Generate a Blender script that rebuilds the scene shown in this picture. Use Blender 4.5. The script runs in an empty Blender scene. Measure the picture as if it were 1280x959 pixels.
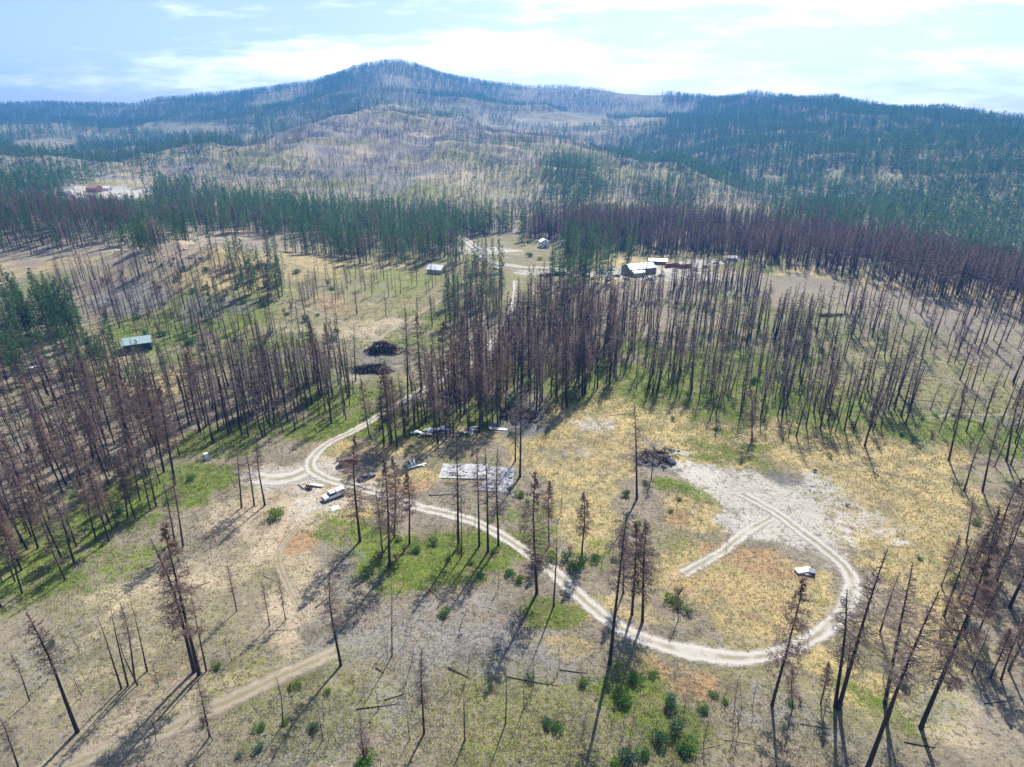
import bpy, math, random
import numpy as np
from mathutils import Vector, Matrix, Quaternion
R = math.radians
random.seed(7); rng = np.random.default_rng(11)
SC = bpy.context.scene
COL = SC.collection
# ------------------------------------------------------------------ camera, light, exposure
F, PITCH, CAMH = 740.0, R(23.3), 85.0          # focal length in pixels of a 1280 px wide frame
cam = bpy.data.cameras.new('camera'); camo = bpy.data.objects.new('camera', cam); COL.objects.link(camo)
cam.sensor_width = 36; cam.lens = F*36/1280; cam.clip_start = 0.5; cam.clip_end = 30000
camo.location = (0, 0, CAMH); camo.rotation_euler = (R(90)-PITCH, 0, 0)
SC.camera = camo
SUN_AZ, SUN_EL = R(20), R(48)                  # azimuth clockwise from +Y (view direction)
sun = bpy.data.lights.new('sun', 'SUN'); suno = bpy.data.objects.new('sun', sun); COL.objects.link(suno)
sun.energy = 5.0; sun.angle = R(0.53); sun.color = (1.0, 0.95, 0.87)
sd = Vector((math.sin(SUN_AZ)*math.cos(SUN_EL), math.cos(SUN_AZ)*math.cos(SUN_EL), math.sin(SUN_EL)))
suno.rotation_euler = (-sd).to_track_quat('-Z', 'Y').to_euler()
SC.view_settings.view_transform = 'Standard'; SC.view_settings.look = 'None'
SC.view_settings.exposure = 0.80; SC.view_settings.gamma = 1
SKY_STRENGTH = 0.092
HAZE_DENSITY, HAZE_COLOR = 0.00017, (0.10, 0.38, 1.0)
cy = SC.cycles
cy.max_bounces = 4; cy.diffuse_bounces = 2; cy.glossy_bounces = 1; cy.transmission_bounces = 2
cy.transparent_max_bounces = 8; cy.volume_bounces = 1
cy.caustics_reflective = cy.caustics_refractive = False
cy.use_denoising = True
cy.sample_clamp_indirect = 6

# ------------------------------------------------------------------ node helpers
def newmat(name):
    m = bpy.data.materials.new(name); m.use_nodes = True
    nt = m.node_tree; nt.nodes.clear()
    return m, nt
class G:
    def __init__(s, nt): s.nt = nt
    def n(s, t, **kw):
        x = s.nt.nodes.new(t)
        for k, v in kw.items(): setattr(x, k, v)
        return x
    def put(s, sock, v):
        if v is None: return
        if isinstance(v, bpy.types.NodeSocket): s.nt.links.new(v, sock)
        elif isinstance(v, (int, float)):
            try: sock.default_value = v
            except TypeError: sock.default_value = (v, v, v)
        else:
            v = tuple(v)
            try: sock.default_value = v
            except (ValueError, TypeError): sock.default_value = v + (1,)
    def math(s, op, a, b=None, c=None, clamp=False):
        x = s.n('ShaderNodeMath', operation=op, use_clamp=clamp)
        for i, v in enumerate((a, b, c)):
            if v is not None: s.put(x.inputs[i], v)
        return x.outputs[0]
    def mix(s, f, a, b, mode='MIX'):
        x = s.n('ShaderNodeMix', data_type='RGBA', blend_type=mode)
        s.put(x.inputs[0], f); s.put(x.inputs[6], a); s.put(x.inputs[7], b)
        return x.outputs[2]
    def noise(s, vec, scale, detail=3, rough=0.55):
        x = s.n('ShaderNodeTexNoise'); s.put(x.inputs['Vector'], vec)
        x.inputs['Scale'].default_value = scale; x.inputs['Detail'].default_value = detail
        x.inputs['Roughness'].default_value = rough
        return x.outputs['Fac']
    def step(s, v, a, b):
        x = s.n('ShaderNodeMapRange', interpolation_type='SMOOTHSTEP')
        s.put(x.inputs['Value'], v); x.inputs['From Min'].default_value = a; x.inputs['From Max'].default_value = b
        return x.outputs[0]
    def scale(s, vec, sc, rot=(0, 0, 0)):
        x = s.n('ShaderNodeMapping'); s.put(x.inputs['Vector'], vec)
        x.inputs['Scale'].default_value = sc; x.inputs['Rotation'].default_value = rot
        return x.outputs[0]

# ------------------------------------------------------------------ world: sky with thin clouds
w = bpy.data.worlds.new('World'); SC.world = w; w.use_nodes = True
nt = w.node_tree; nt.nodes.clear(); g = G(nt)
sky = g.n('ShaderNodeTexSky', sky_type='NISHITA', sun_disc=False)
sky.sun_elevation = SUN_EL; sky.sun_rotation = SUN_AZ
sky.air_density = 1.0; sky.dust_density = 2.0; sky.ozone_density = 1.0; sky.altitude = 700
tc = g.n('ShaderNodeTexCoord')
sep = g.n('ShaderNodeSeparateXYZ'); g.put(sep.inputs[0], tc.outputs['Generated'])
ya = g.math('MAXIMUM', g.math('ABSOLUTE', sep.outputs[1]), 0.05)
u = g.math('DIVIDE', sep.outputs[0], ya); v = g.math('DIVIDE', sep.outputs[2], ya)
cmb = g.n('ShaderNodeCombineXYZ'); g.put(cmb.inputs[0], u); g.put(cmb.inputs[1], g.math('MULTIPLY', v, 6.0))
n1 = g.noise(cmb.outputs[0], 2.6, 7, 0.6)
n2 = g.noise(cmb.outputs[0], 9.0, 5, 0.6)
def gauss(u0, su, v0, sv):
    a = g.math('DIVIDE', g.math('SUBTRACT', u, u0), su); b = g.math('DIVIDE', g.math('SUBTRACT', v, v0), sv)
    d = g.math('ADD', g.math('MULTIPLY', a, a), g.math('MULTIPLY', b, b))
    return g.math('POWER', 2.718, g.math('MULTIPLY', d, -1.0))
b1 = gauss(0.45, 0.55, 0.195, 0.032)     # bright band along the top right
b2 = gauss(-0.35, 0.26, 0.088, 0.026)    # wisps left of the summit
b3 = gauss(0.0, 0.35, 0.125, 0.045)
b5 = gauss(0.55, 0.75, 0.05, 0.07)
b4 = gauss(-0.72, 0.2, 0.062, 0.012)
bias = g.math('ADD', g.math('ADD', b1, g.math('MULTIPLY', b2, 0.72)), g.math('ADD', g.math('ADD', g.math('MULTIPLY', b5, 0.58), g.math('MULTIPLY', b3, 0.33)), g.math('MULTIPLY', b4, 0.4)))
nn = g.math('ADD', g.math('MULTIPLY', n1, 0.7), g.math('MULTIPLY', n2, 0.3))
mask = g.step(g.math('ADD', nn, g.math('MULTIPLY', bias, 0.36)), 0.575, 0.80)
cl = g.mix(g.math('MULTIPLY', mask, 0.85), sky.outputs[0], (15.0, 15.2, 15.4))
bg = g.n('ShaderNodeBackground'); g.put(bg.inputs['Color'], cl); bg.inputs['Strength'].default_value = SKY_STRENGTH
wo = g.n('ShaderNodeOutputWorld'); nt.links.new(bg.outputs[0], wo.inputs[0])

# ------------------------------------------------------------------ projection helpers (numpy)
cp, sp = math.cos(PITCH), math.sin(PITCH)
def ray(px, py):
    x = (np.asarray(px, float)-640)/F; y = -(np.asarray(py, float)-479.5)/F
    return x, cp + y*sp, -sp + y*cp
def project(x, y, z):
    dz = z - CAMH
    d = y*cp - dz*sp
    d = np.where(d < 1e-3, 1e-3, d)
    return 640 + F*x/d, 479.5 - F*(y*sp + dz*cp)/d, d
_tab = np.random.default_rng(5).random((8, 256, 256))
def vnoise(x, y, seed=0):
    T = _tab[seed % 8]
    xi = np.floor(x).astype(int); yi = np.floor(y).astype(int)
    fx = x-xi; fy = y-yi
    fx = fx*fx*(3-2*fx); fy = fy*fy*(3-2*fy)
    a = T[xi & 255, yi & 255]; b = T[(xi+1) & 255, yi & 255]; c = T[xi & 255, (yi+1) & 255]; d = T[(xi+1) & 255, (yi+1) & 255]
    return (a*(1-fx)+b*fx)*(1-fy) + (c*(1-fx)+d*fx)*fy
def fbm(x, y, sc, oct=4, seed=0, ridged=False):
    s = 0; a = 1; t = 0
    for o in range(oct):
        v_ = vnoise(x/sc + 17.3*o, y/sc - 9.1*o, seed+o)
        if ridged: v_ = 1-abs(2*v_-1)
        s = s + a*v_; t += a; a *= 0.5; sc = sc*0.5
    return s/t
def sstep(v_, a, b):
    t = np.clip((v_-a)/(b-a), 0, 1); return t*t*(3-2*t)

# ------------------------------------------------------------------ terrain: height profile along contour lines (px, py, distance)
CURVES = [
 [(0,232,930),(80,236,930),(160,238,930),(320,262,700),(480,272,650),(640,276,640),(800,282,600),(960,296,540),(1120,330,470),(1280,372,410)],          # edge of the flat valley
 [(0,215,1060),(150,222,1040),(250,240,900),(330,250,800),(480,258,760),(640,262,730),(800,268,700),(960,280,640),(1120,322,560),(1280,368,500)],           # foot of the hills
 [(0,193,1350),(80,198,1300),(150,208,1150),(250,195,1280),(330,175,1400),(400,152,1500),(450,138,1600),(490,132,1640),(560,150,1560),(640,165,1480),(700,172,1400),(760,190,1300),(830,214,1120),(900,238,960),(1000,266,780),(1120,290,700),(1280,330,640)],  # crest of the burnt spur
 [(0,200,1600),(150,204,1480),(250,203,1600),(330,190,1700),(400,168,1800),(490,146,1900),(560,162,1820),(640,176,1750),(700,184,1650),(760,199,1560),(830,217,1380),(900,234,1180),(1000,255,980),(1120,268,840),(1280,295,780)],  # dip behind it
 [(0,165,2200),(150,168,2150),(250,158,2100),(330,147,2150),(400,130,2250),(480,112,2300),(560,120,2300),(640,128,2300),(730,142,2150),(850,152,1950),(960,168,1650),(1120,190,1350),(1280,215,1180)],   # second ridge
 [(0,152,2800),(150,155,2650),(250,143,2550),(330,132,2550),(400,116,2600),(480,92,2600),(560,108,2650),(640,133,2650),(730,149,2500),(850,156,2300),(960,142,1980),(1120,155,1650),(1280,182,1450)],   # dip behind the second ridge
 [(0,132,3500),(60,129,3450),(130,132,3300),(210,122,3000),(250,119,3000),(330,112,2950),(400,101,2900),(440,84,2850),(480,74,2850),(510,76,2850),(560,92,2900),(600,102,3000),(640,105,3050),(700,105,3100),(760,110,2950),(830,116,2700),(900,117,2500),(960,121,2350),(1000,124,2250),(1060,127,2150),(1130,130,2050),(1200,138,1950),(1240,146,1850),(1280,156,1750)],  # skyline
]
AZ = np.concatenate([np.arange(-180, -50, 5.0), np.arange(-50, 50.0001, 0.125), np.arange(55, 180.1, 5.0)])*math.pi/180
rr = [0.5, 6, 12, 18, 24, 30, 35]; r_ = 40.0
while r_ < 4700: rr.append(r_); r_ *= 1.0058
RR = np.array(rr)
kr = []; kz = []
for c in CURVES:
    px = np.array([p[0] for p in c], float); py = np.array([p[1] for p in c], float); r = np.array([p[2] for p in c], float)
    dx, dy, dz = ray(px, py)
    az = np.arctan2(dx, dy); z = CAMH + r*dz/np.hypot(dx, dy)
    kr.append(np.interp(AZ, az, r)); kz.append(np.interp(AZ, az, z))
kr = [np.zeros_like(AZ), np.full_like(AZ, 300.0)] + kr + [kr[-1]+500, kr[-1]+1500]
kz = [np.zeros_like(AZ), np.zeros_like(AZ)] + kz + [kz[-1]-90, kz[-1]*0-40]
kr = np.array(kr); kz = np.array(kz)
def gblur(A, n, axis):
    k = np.exp(-0.5*(np.arange(-3*n, 3*n+1)/n)**2); k /= k.sum()
    P = np.pad(A, [(3*n, 3*n) if a == axis else (0, 0) for a in range(2)], mode='edge')
    return np.apply_along_axis(lambda m: np.convolve(m, k, 'valid'), axis, P)
kr = gblur(kr, 7, 1); kz = gblur(kz, 7, 1)
Z = np.array([np.interp(RR, kr[:, i], kz[:, i]) for i in range(len(AZ))])    # (az, r)
Z = gblur(Z, 5, 1)
AA, RG = np.meshgrid(AZ, RR, indexing='ij')
XG, YG = RG*np.sin(AA), RG*np.cos(AA)
far = sstep(RG, 650, 1100)
rid = fbm(XG, YG, 260, 5, 2, True)
crestfade = 1 - 0.6*sstep(RG, 2300, 2900)
Z = Z + np.where(AA < -.42, sstep(RG, 960, 1250), far)*crestfade*(rid-0.62)*(42+26*(1-sstep(RG, 1500, 1900))*sstep(RG, 850, 1200)) + far*(fbm(XG, YG, 60, 3, 4)-0.5)*7
near = 1-sstep(RG, 500, 900)
Z = Z + near*((fbm(XG, YG, 75, 3, 1)-0.5)*3.2*sstep(RG, 20, 80) + (fbm(XG, YG, 9, 3, 3)-0.5)*0.5 + (fbm(XG, YG, 1.6, 2, 5)-0.5)*0.16)
def bump(x0, y0, rx, ry, h):
    global Z
    d = ((XG-x0)/rx)**2 + ((YG-y0)/ry)**2
    Z = Z + h*np.exp(-d)*(0.8+0.4*fbm(XG, YG, 18, 3, 6))
bump(-195, 372, 62, 48, 17)      # rocky knoll on the left
bump(-330, 470, 90, 60, 8)
bump(190, 470, 120, 40, -6)
bump(-60, 70, 40, 26, 2.2)
bump(120, 215, 60, 60, -1.5)
def hgt(x, y):
    x = np.asarray(x, float); y = np.asarray(y, float)
    r = np.clip(np.hypot(x, y), RR[0], RR[-1]-1); a = np.arctan2(x, y)
    fi = np.interp(a, AZ, np.arange(len(AZ))); fj = np.interp(r, RR, np.arange(len(RR)))
    i = np.clip(fi.astype(int), 0, len(AZ)-2); j = np.clip(fj.astype(int), 0, len(RR)-2)
    u_ = fi-i; v_ = fj-j
    return (Z[i, j]*(1-u_)+Z[i+1, j]*u_)*(1-v_) + (Z[i, j+1]*(1-u_)+Z[i+1, j+1]*u_)*v_
TS = np.exp(np.linspace(math.log(45), math.log(5000), 1500))
def at(px, py):
    """ground point seen at a pixel of the 1280 x 959 photograph"""
    dx, dy, dz = ray(px, py); hl = math.hypot(dx, dy)
    t = TS/hl
    below = (CAMH + t*dz) < hgt(t*dx, t*dy)
    k = int(np.argmax(below)) if below.any() else len(t)-1
    a, b = t[max(k-1, 0)], t[k]
    for _ in range(18):
        m = (a+b)/2
        if CAMH + m*dz < float(hgt(m*dx, m*dy)): b = m
        else: a = m
    return Vector((b*dx, b*dy, float(hgt(b*dx, b*dy))))

# ------------------------------------------------------------------ mesh helpers
def mesh_np(name, V, Fc, mats, midx=None, tint=None, smooth=False):
    me = bpy.data.meshes.new(name)
    V = np.asarray(V, np.float32); Fc = np.asarray(Fc, np.int32); k = Fc.shape[1]
    me.vertices.add(len(V)); me.vertices.foreach_set('co', V.ravel())
    me.loops.add(Fc.size); me.loops.foreach_set('vertex_index', Fc.ravel())
    me.polygons.add(len(Fc)); me.polygons.foreach_set('loop_start', np.arange(0, Fc.size, k, dtype=np.int32))
    for m in mats: me.materials.append(m)
    if midx is not None: me.polygons.foreach_set('material_index', np.asarray(midx, np.int32))
    if smooth: me.polygons.foreach_set('use_smooth', np.ones(len(Fc), bool))
    if tint is not None:
        a = me.attributes.new('tint', 'FLOAT', 'POINT'); a.data.foreach_set('value', np.asarray(tint, np.float32))
    me.update(calc_edges=True)
    return me
def link(name, me, parent=None, loc=None):
    o = bpy.data.objects.new(name, me); COL.objects.link(o)
    if parent is not None: o.parent = parent
    if loc is not None: o.location = loc
    return o
def tag(o, label=None, cat=None, group=None, kind=None):
    if label: o['label'] = label
    if cat: o['category'] = cat
    if group: o['group'] = group
    if kind: o['kind'] = kind
    return o
def thing(name, label, cat, loc, rz=0, group=None):
    o = link(name, None, None, loc); o.rotation_euler = (0, 0, rz); o.empty_display_size = 0.5
    return tag(o, label, cat, group)

# ------------------------------------------------------------------ ground zones (world-space patches of soil and cover)
# channel: dry straw, lush green, rust weeds, pale gravel, tan dirt, dark ash, olive cover, bare grey
CH = dict(dry=0, green=1, rust=2, gravel=3, tan=4, ash=5, olive=6, grey=7)
PATCH = [
 ('dry',730,560,70,62,1),('dry',850,540,120,30,1),('dry',1110,602,100,70,1),('dry',1150,690,75,80,1),('dry',1060,562,110,26,1),('dry',800,520,90,22,.9),
 ('dry',940,745,98,62,.95),('dry',720,640,62,50,.85),('dry',860,640,45,28,.7),('dry',790,720,40,60,.5),('dry',1060,850,110,34,.7),('dry',1120,800,110,50,.55),
 ('dry',420,560,26,14,.9),('dry',500,605,60,16,.9),('dry',450,650,50,16,.7),('dry',60,334,90,10,.55),('dry',180,345,80,22,.5),('dry',290,340,70,34,.8),
 ('dry',400,330,90,16,.6),('dry',520,560,50,14,.7),('dry',610,600,80,26,.5),('dry',600,540,50,18,.6),('dry',820,330,150,10,.7),('dry',1180,360,130,12,.6),('dry',1100,430,120,22,.35),
 ('dry',760,350,90,12,.6),('dry',110,460,40,22,.8),('dry',210,480,60,24,.6),('dry',140,840,120,60,.35),('dry',700,800,60,20,.6),('dry',900,900,200,50,.3),('dry',760,760,70,22,.6),
 ('dry',470,560,20,20,.6),('dry',480,380,60,22,.4),('dry',1210,820,60,60,.4),('dry',500,520,34,8,.8),
 ('green',110,650,150,50,.85),('green',60,720,90,30,.8),('green',250,600,70,34,.75),('green',410,535,90,20,.95),('green',300,545,60,18,.8),('green',520,530,50,18,.95),
 ('green',570,690,120,34,.95),('green',690,762,55,20,.95),('green',460,668,34,20,.8),('green',420,660,30,26,.55),('green',850,905,55,38,.7),('green',800,850,50,34,.7),('green',600,520,70,22,.7),
 ('green',460,490,80,26,.7),('green',500,430,70,18,.6),('green',560,395,60,24,.6),('green',500,350,90,20,.5),('green',900,470,180,60,.75),('green',980,400,160,36,.5),('green',1220,545,90,30,.7),
 ('green',240,400,110,44,.75),('ash',170,375,70,26,.7),('green',330,360,60,20,.5),('ash',270,385,50,16,.6),('green',60,350,50,14,.5),('tan',260,345,80,16,.6),('green',330,440,70,24,.6),('green',700,470,80,32,.65),('green',640,640,60,20,.5),('green',740,690,50,20,.5),('green',600,575,60,10,.4),('green',1100,520,80,22,.6),
 ('green',880,620,30,16,.5),('green',850,690,30,16,.4),('green',840,610,26,12,.8),('green',1240,740,60,60,.35),('green',1110,890,80,24,.5),('green',930,330,120,9,.6),('green',670,380,60,24,.5),
 ('green',150,700,120,30,.5),('green',620,900,160,60,.34),('green',360,920,100,40,.25),('green',390,480,60,30,.6),('green',700,340,60,8,.6),('green',900,560,40,7,.6),('green',240,340,60,10,.3),
 ('rust',378,681,28,16,1),('rust',868,852,36,20,1),('rust',520,612,46,8,.7),('rust',930,700,60,26,.7),('rust',900,748,60,26,.4),('rust',660,775,60,16,.4),('rust',830,835,40,14,.6),('rust',960,770,50,20,.35),
 ('rust',300,340,44,12,.5),('rust',230,315,50,10,.4),('rust',410,380,30,12,.5),('rust',840,650,18,12,.7),('rust',590,565,40,10,.4),('rust',240,840,60,34,.3),('rust',560,925,90,34,.3),('rust',700,900,60,30,.2),
 ('rust',640,590,20,10,.3),('rust',560,730,30,14,.35),
 ('gravel',890,592,54,20,1),('gravel',930,612,62,26,.95),('gravel',985,635,66,30,1),('gravel',1060,650,62,34,.62),('gravel',930,652,52,18,.9),('gravel',1008,664,34,22,.85),('gravel',1040,692,22,18,.6),('gravel',1030,612,46,20,.7),('gravel',1100,660,32,26,.45),('gravel',745,532,34,14,.6),('gravel',735,570,20,16,.4),
 ('gravel',345,600,60,20,.8),('gravel',400,632,44,20,.6),('gravel',385,604,50,26,.7),('tan',375,640,85,48,1.25),('tan',340,610,80,34,1.2),('tan',350,690,50,40,.9),('tan',420,600,40,24,.8),('gravel',480,606,30,8,.5),('gravel',440,470,50,10,.4),
 ('gravel',700,340,60,5,.7),('gravel',830,340,70,9,1),('gravel',880,330,40,5,.8),('gravel',600,312,44,7,.8),('gravel',130,243,60,9,1),('gravel',750,345,60,6,.8),('gravel',590,350,20,4,.3),
 ('tan',360,640,60,60,.7),('tan',370,740,40,60,.7),('tan',240,720,110,40,.6),('tan',320,850,160,24,.55),('tan',150,920,170,34,.5),('tan',440,410,80,14,.7),('tan',230,300,80,20,.7),('tan',480,425,40,10,.7),
 ('tan',680,560,30,24,.3),('tan',1200,900,80,50,.6),('tan',1240,460,80,20,.3),('tan',520,800,70,24,.35),('tan',120,800,90,24,.5),('tan',400,560,30,20,.6),('tan',330,395,60,14,.5),('tan',160,420,60,12,.3),
 ('ash',985,598,24,14,.7),('ash',650,522,40,18,.9),('ash',700,568,34,26,.45),('ash',820,575,34,16,.7),('ash',590,612,60,14,.5),('ash',640,600,40,18,.5),('ash',470,445,50,18,.6),('ash',1210,670,26,14,.5),
 ('ash',440,700,60,40,.4),('ash',700,820,90,30,.35),('ash',620,800,60,40,.4),('ash',1220,520,90,6,.5),('ash',1060,480,60,10,.3),('ash',230,420,60,24,.35),('ash',160,360,60,30,.35),
 ('grey',590,800,170,50,.9),('grey',430,900,110,60,.7),('grey',200,700,140,30,.4),('grey',60,830,120,60,.5),('grey',760,900,110,50,.4),('grey',1180,870,110,50,.7),('grey',980,890,80,40,.6),('grey',540,760,110,30,.5),
 ('grey',210,325,50,14,.5),('grey',1170,400,100,14,.4),
 ('olive',640,880,400,110,.55),('olive',150,800,240,150,.4),('olive',1050,830,260,90,.5),('olive',860,500,320,60,.7),('olive',1150,500,180,80,.6),('olive',300,400,260,80,.5),('olive',540,340,200,40,.6),('olive',860,700,60,60,.5),
 ('olive',730,610,60,40,.4),('olive',540,590,110,50,.3),('olive',1000,700,200,60,.15),('olive',800,310,320,16,.6),
]
PW = []
for (ch, px, py, rx, ry, s_) in PATCH:
    c = at(px, py); e = at(px+rx, py); n_ = at(px, py-ry); f_ = at(px, py+ry)
    lat = max((e-c).xy.length, 1.0); rad = max(((n_-c).xy.length+(f_-c).xy.length)/2, 1.0)
    rad = min(rad, lat*3.2 if py < 420 else lat*2.5)
    d = c.xy.normalized()
    PW.append((CH[ch], c.x, c.y, d.x, d.y, lat, rad, s_*(1.12 if ch == 'green' else 1.12 if ch in ('rust', 'dry') else 1)))
def zones(x, y):
    M = np.zeros((8,)+x.shape, np.float32)
    wx = (fbm(x, y, 16, 5, 0)-0.5)*1.35; wy = (fbm(x+300, y, 16, 5, 2)-0.5)*1.35; jag = (fbm(x, y, 3.0, 3, 6)-0.5)
    for (ch, cx, cy_, dx, dy, lat, rad, s_) in PW:
        m = (abs(x-cx) < max(lat, rad)*1.9) & (abs(y-cy_) < max(lat, rad)*1.9)
        if not m.any(): continue
        X = x[m]-cx; Y = y[m]-cy_
        a = (X*dy - Y*dx)/lat + wx[m]*1.3; b = (X*dx + Y*dy)/rad + wy[m]*1.3
        v_ = (1-sstep(np.hypot(a, b)+jag[m]*0.5, 0.45, 1.42))*s_
        M[ch][m] = np.maximum(M[ch][m], v_)
    return M

# ------------------------------------------------------------------ ground sheet
nA, nR = len(AZ), len(RR)
M = zones(XG, YG)
farw = sstep(RG, 560, 760)
PXg, PYg, _ = project(XG, YG, Z)
tanfar = farw*np.clip(0.60 + 1.3*(fbm(XG, YG, 160, 4, 3)-0.35) , 0, 1)
green_side = sstep(PXg, 780, 900)*sstep(RG, 900, 1150) + (1-sstep(PXg, 80, 420))*sstep(RG, 1150, 1400) + sstep(RG, 1700, 2200)*0.7
green_side = np.clip(green_side, 0, 1)
M[4] = np.maximum(M[4], tanfar*(1-0.7*green_side))
M[6] = np.maximum(M[6], farw*np.clip(0.9*fbm(XG, YG, 90, 4, 7)+0.08, 0, 1))
M[6] = np.maximum(M[6], farw*green_side*0.7); M[5] = np.maximum(M[5], farw*green_side*(0.2+0.4*fbm(XG, YG, 120, 3, 1)))
M[5] = np.maximum(M[5], farw*(1-green_side)*np.clip(fbm(XG, YG, 55, 4, 6)*1.9-0.60, 0, .6))
V = np.stack([XG, YG, Z], -1).reshape(-1, 3)
I = np.arange(nA*nR).reshape(nA, nR)
Fq = np.stack([I[:-1, :-1], I[:-1, 1:], I[1:, 1:], I[1:, :-1]], -1).reshape(-1, 4)

gm, nt = newmat('ground_soil'); g = G(nt)
geo = g.n('ShaderNodeNewGeometry'); P = geo.outputs['Position']
aA = g.n('ShaderNodeAttribute', attribute_name='cover_a'); aB = g.n('ShaderNodeAttribute', attribute_name='cover_b')
sa = g.n('ShaderNodeSeparateColor'); g.put(sa.inputs[0], aA.outputs['Color'])
sb = g.n('ShaderNodeSeparateColor'); g.put(sb.inputs[0], aB.outputs['Color'])
dry, green, rust, gravel = sa.outputs[0], sa.outputs[1], sa.outputs[2], aA.outputs['Alpha']
tan, ash, olive, grey = sb.outputs[0], sb.outputs[1], sb.outputs[2], aB.outputs['Alpha']
nf = g.noise(P, 2.2, 4, 0.7)        # half metre clumps
nm = g.noise(P, 0.45, 4, 0.6)       # two metre clumps
nl = g.noise(P, 0.07, 4, 0.6)       # patches
nx = g.noise(P, 7.0, 3, 0.7)        # fine grain
nfar = g.noise(g.scale(P, (1, 1, 1)), 0.018, 6, 0.7)
def edge(m, n, k=0.9, lo=0.38, hi=0.62):
    nn_ = g.math('ADD', g.math('MULTIPLY', n, 0.6), g.math('MULTIPLY', g.math('ADD', nf, nx), 0.2))
    return g.step(g.math('ADD', g.math('MULTIPLY', m, 0.70), g.math('MULTIPLY', g.math('SUBTRACT', nn_, 0.5), k*2.3)), 0.24, 0.52)
c = g.mix(nm, (0.17, 0.14, 0.105), (0.34, 0.29, 0.215))
c = g.mix(g.math('MULTIPLY', g.step(nf, 0.5, 0.68), 0.6), c, (0.40, 0.36, 0.27))
c = g.mix(g.math('MULTIPLY', g.step(nx, 0.56, 0.70), 0.55), c, (0.09, 0.08, 0.06))
gcol = g.mix(nf, (0.15, 0.14, 0.13), (0.37, 0.35, 0.32))
c = g.mix(edge(grey, nm), c, gcol)
c = g.mix(edge(tan, nl, 0.7), c, g.mix(nm, (0.36, 0.285, 0.19), (0.56, 0.46, 0.33)))
oc = g.mix(nm, (0.115, 0.135, 0.03), (0.32, 0.31, 0.09))
c = g.mix(edge(olive, nf, 1.1), c, oc)
dc = g.mix(nm, (0.35, 0.26, 0.10), (0.62, 0.49, 0.25)); dc = g.mix(g.step(nf, 0.55, 0.75), dc, (0.22, 0.20, 0.07))
nb_ = g.noise(P, 0.16, 5, 0.65)
dc = g.mix(g.step(nb_, 0.42, 0.62), dc, g.mix(nm, (0.22, 0.20, 0.085), (0.44, 0.365, 0.22)))
dc = g.mix(g.math('MULTIPLY', g.step(g.noise(P, 0.25, 4, 0.6), 0.55, 0.68), 0.6), dc, (0.20, 0.20, 0.06))
c = g.mix(edge(dry, g.mix(0.5, nm, nb_), 1.0), c, dc)
rc = g.mix(nm, (0.32, 0.195, 0.095), (0.46, 0.32, 0.19))
c = g.mix(edge(rust, nm, 0.9), c, rc)
grc = g.mix(nm, (0.05, 0.11, 0.012), (0.20, 0.26, 0.03)); grc = g.mix(g.step(nx, 0.5, 0.72), grc, (0.32, 0.31, 0.10))
grc = g.mix(g.step(g.noise(P, 0.22, 5, 0.65), 0.50, 0.64), grc, g.mix(nm, (0.13, 0.125, 0.04), (0.30, 0.27, 0.12)))
c = g.mix(edge(green, g.mix(0.5, nm, nb_), 1.3), c, grc)
vc = g.mix(nm, (0.40, 0.375, 0.32), (0.57, 0.535, 0.46)); vc = g.mix(g.math('MULTIPLY', g.step(nx, 0.55, 0.7), 0.5), vc, (0.29, 0.27, 0.24))
c = g.mix(edge(gravel, nm, 0.85), c, vc)
c = g.mix(edge(ash, nm, 0.9), c, g.mix(nf, (0.10, 0.098, 0.097), (0.28, 0.275, 0.27)))
nsp = g.noise(P, 1.3, 5, 0.75)
cf = g.step(nfar, 0.42, 0.60)
c = g.mix(g.math('MULTIPLY', cf, 0.42), c, g.mix(0.5, c, (0.085, 0.07, 0.045)))
cf2 = g.step(g.noise(P, 0.09, 6, 0.78), 0.50, 0.62)
c = g.mix(g.math('MULTIPLY', cf2, 0.5), c, g.mix(0.62, c, (0.055, 0.055, 0.04)))
c = g.mix(g.math('MULTIPLY', g.step(nsp, 0.53, 0.61), 0.72), c, (0.055, 0.05, 0.04))   # charred litter
c = g.mix(g.math('MULTIPLY', g.step(g.noise(P, 0.9, 5, 0.75), 0.60, 0.68), 0.45), c, (0.46, 0.42, 0.34))
bumpn = g.n('ShaderNodeBump'); bumpn.inputs['Strength'].default_value = 0.9; bumpn.inputs['Distance'].default_value = 0.35
g.put(bumpn.inputs['Height'], g.math('ADD', nf, g.math('MULTIPLY', nx, 0.4)))
bs = g.n('ShaderNodeBsdfPrincipled'); g.put(bs.inputs['Base Color'], c); bs.inputs['Roughness'].default_value = 0.95
bs.inputs['Specular IOR Level'].default_value = 0.15
nt.links.new(bumpn.outputs[0], bs.inputs['Normal'])
out = g.n('ShaderNodeOutputMaterial'); nt.links.new(bs.outputs[0], out.inputs[0])
me = mesh_np('ground', V, Fq, [gm], smooth=True)
for nm_, ch in (('cover_a', (0, 1, 2, 3)), ('cover_b', (4, 5, 6, 7))):
    a = me.attributes.new(nm_, 'FLOAT_COLOR', 'POINT')
    a.data.foreach_set('color', np.stack([M[k].ravel() for k in ch], -1).astype(np.float32).ravel())
ground = link('ground', me); tag(ground, kind='structure')
del M, V, Fq, PXg, PYg

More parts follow.
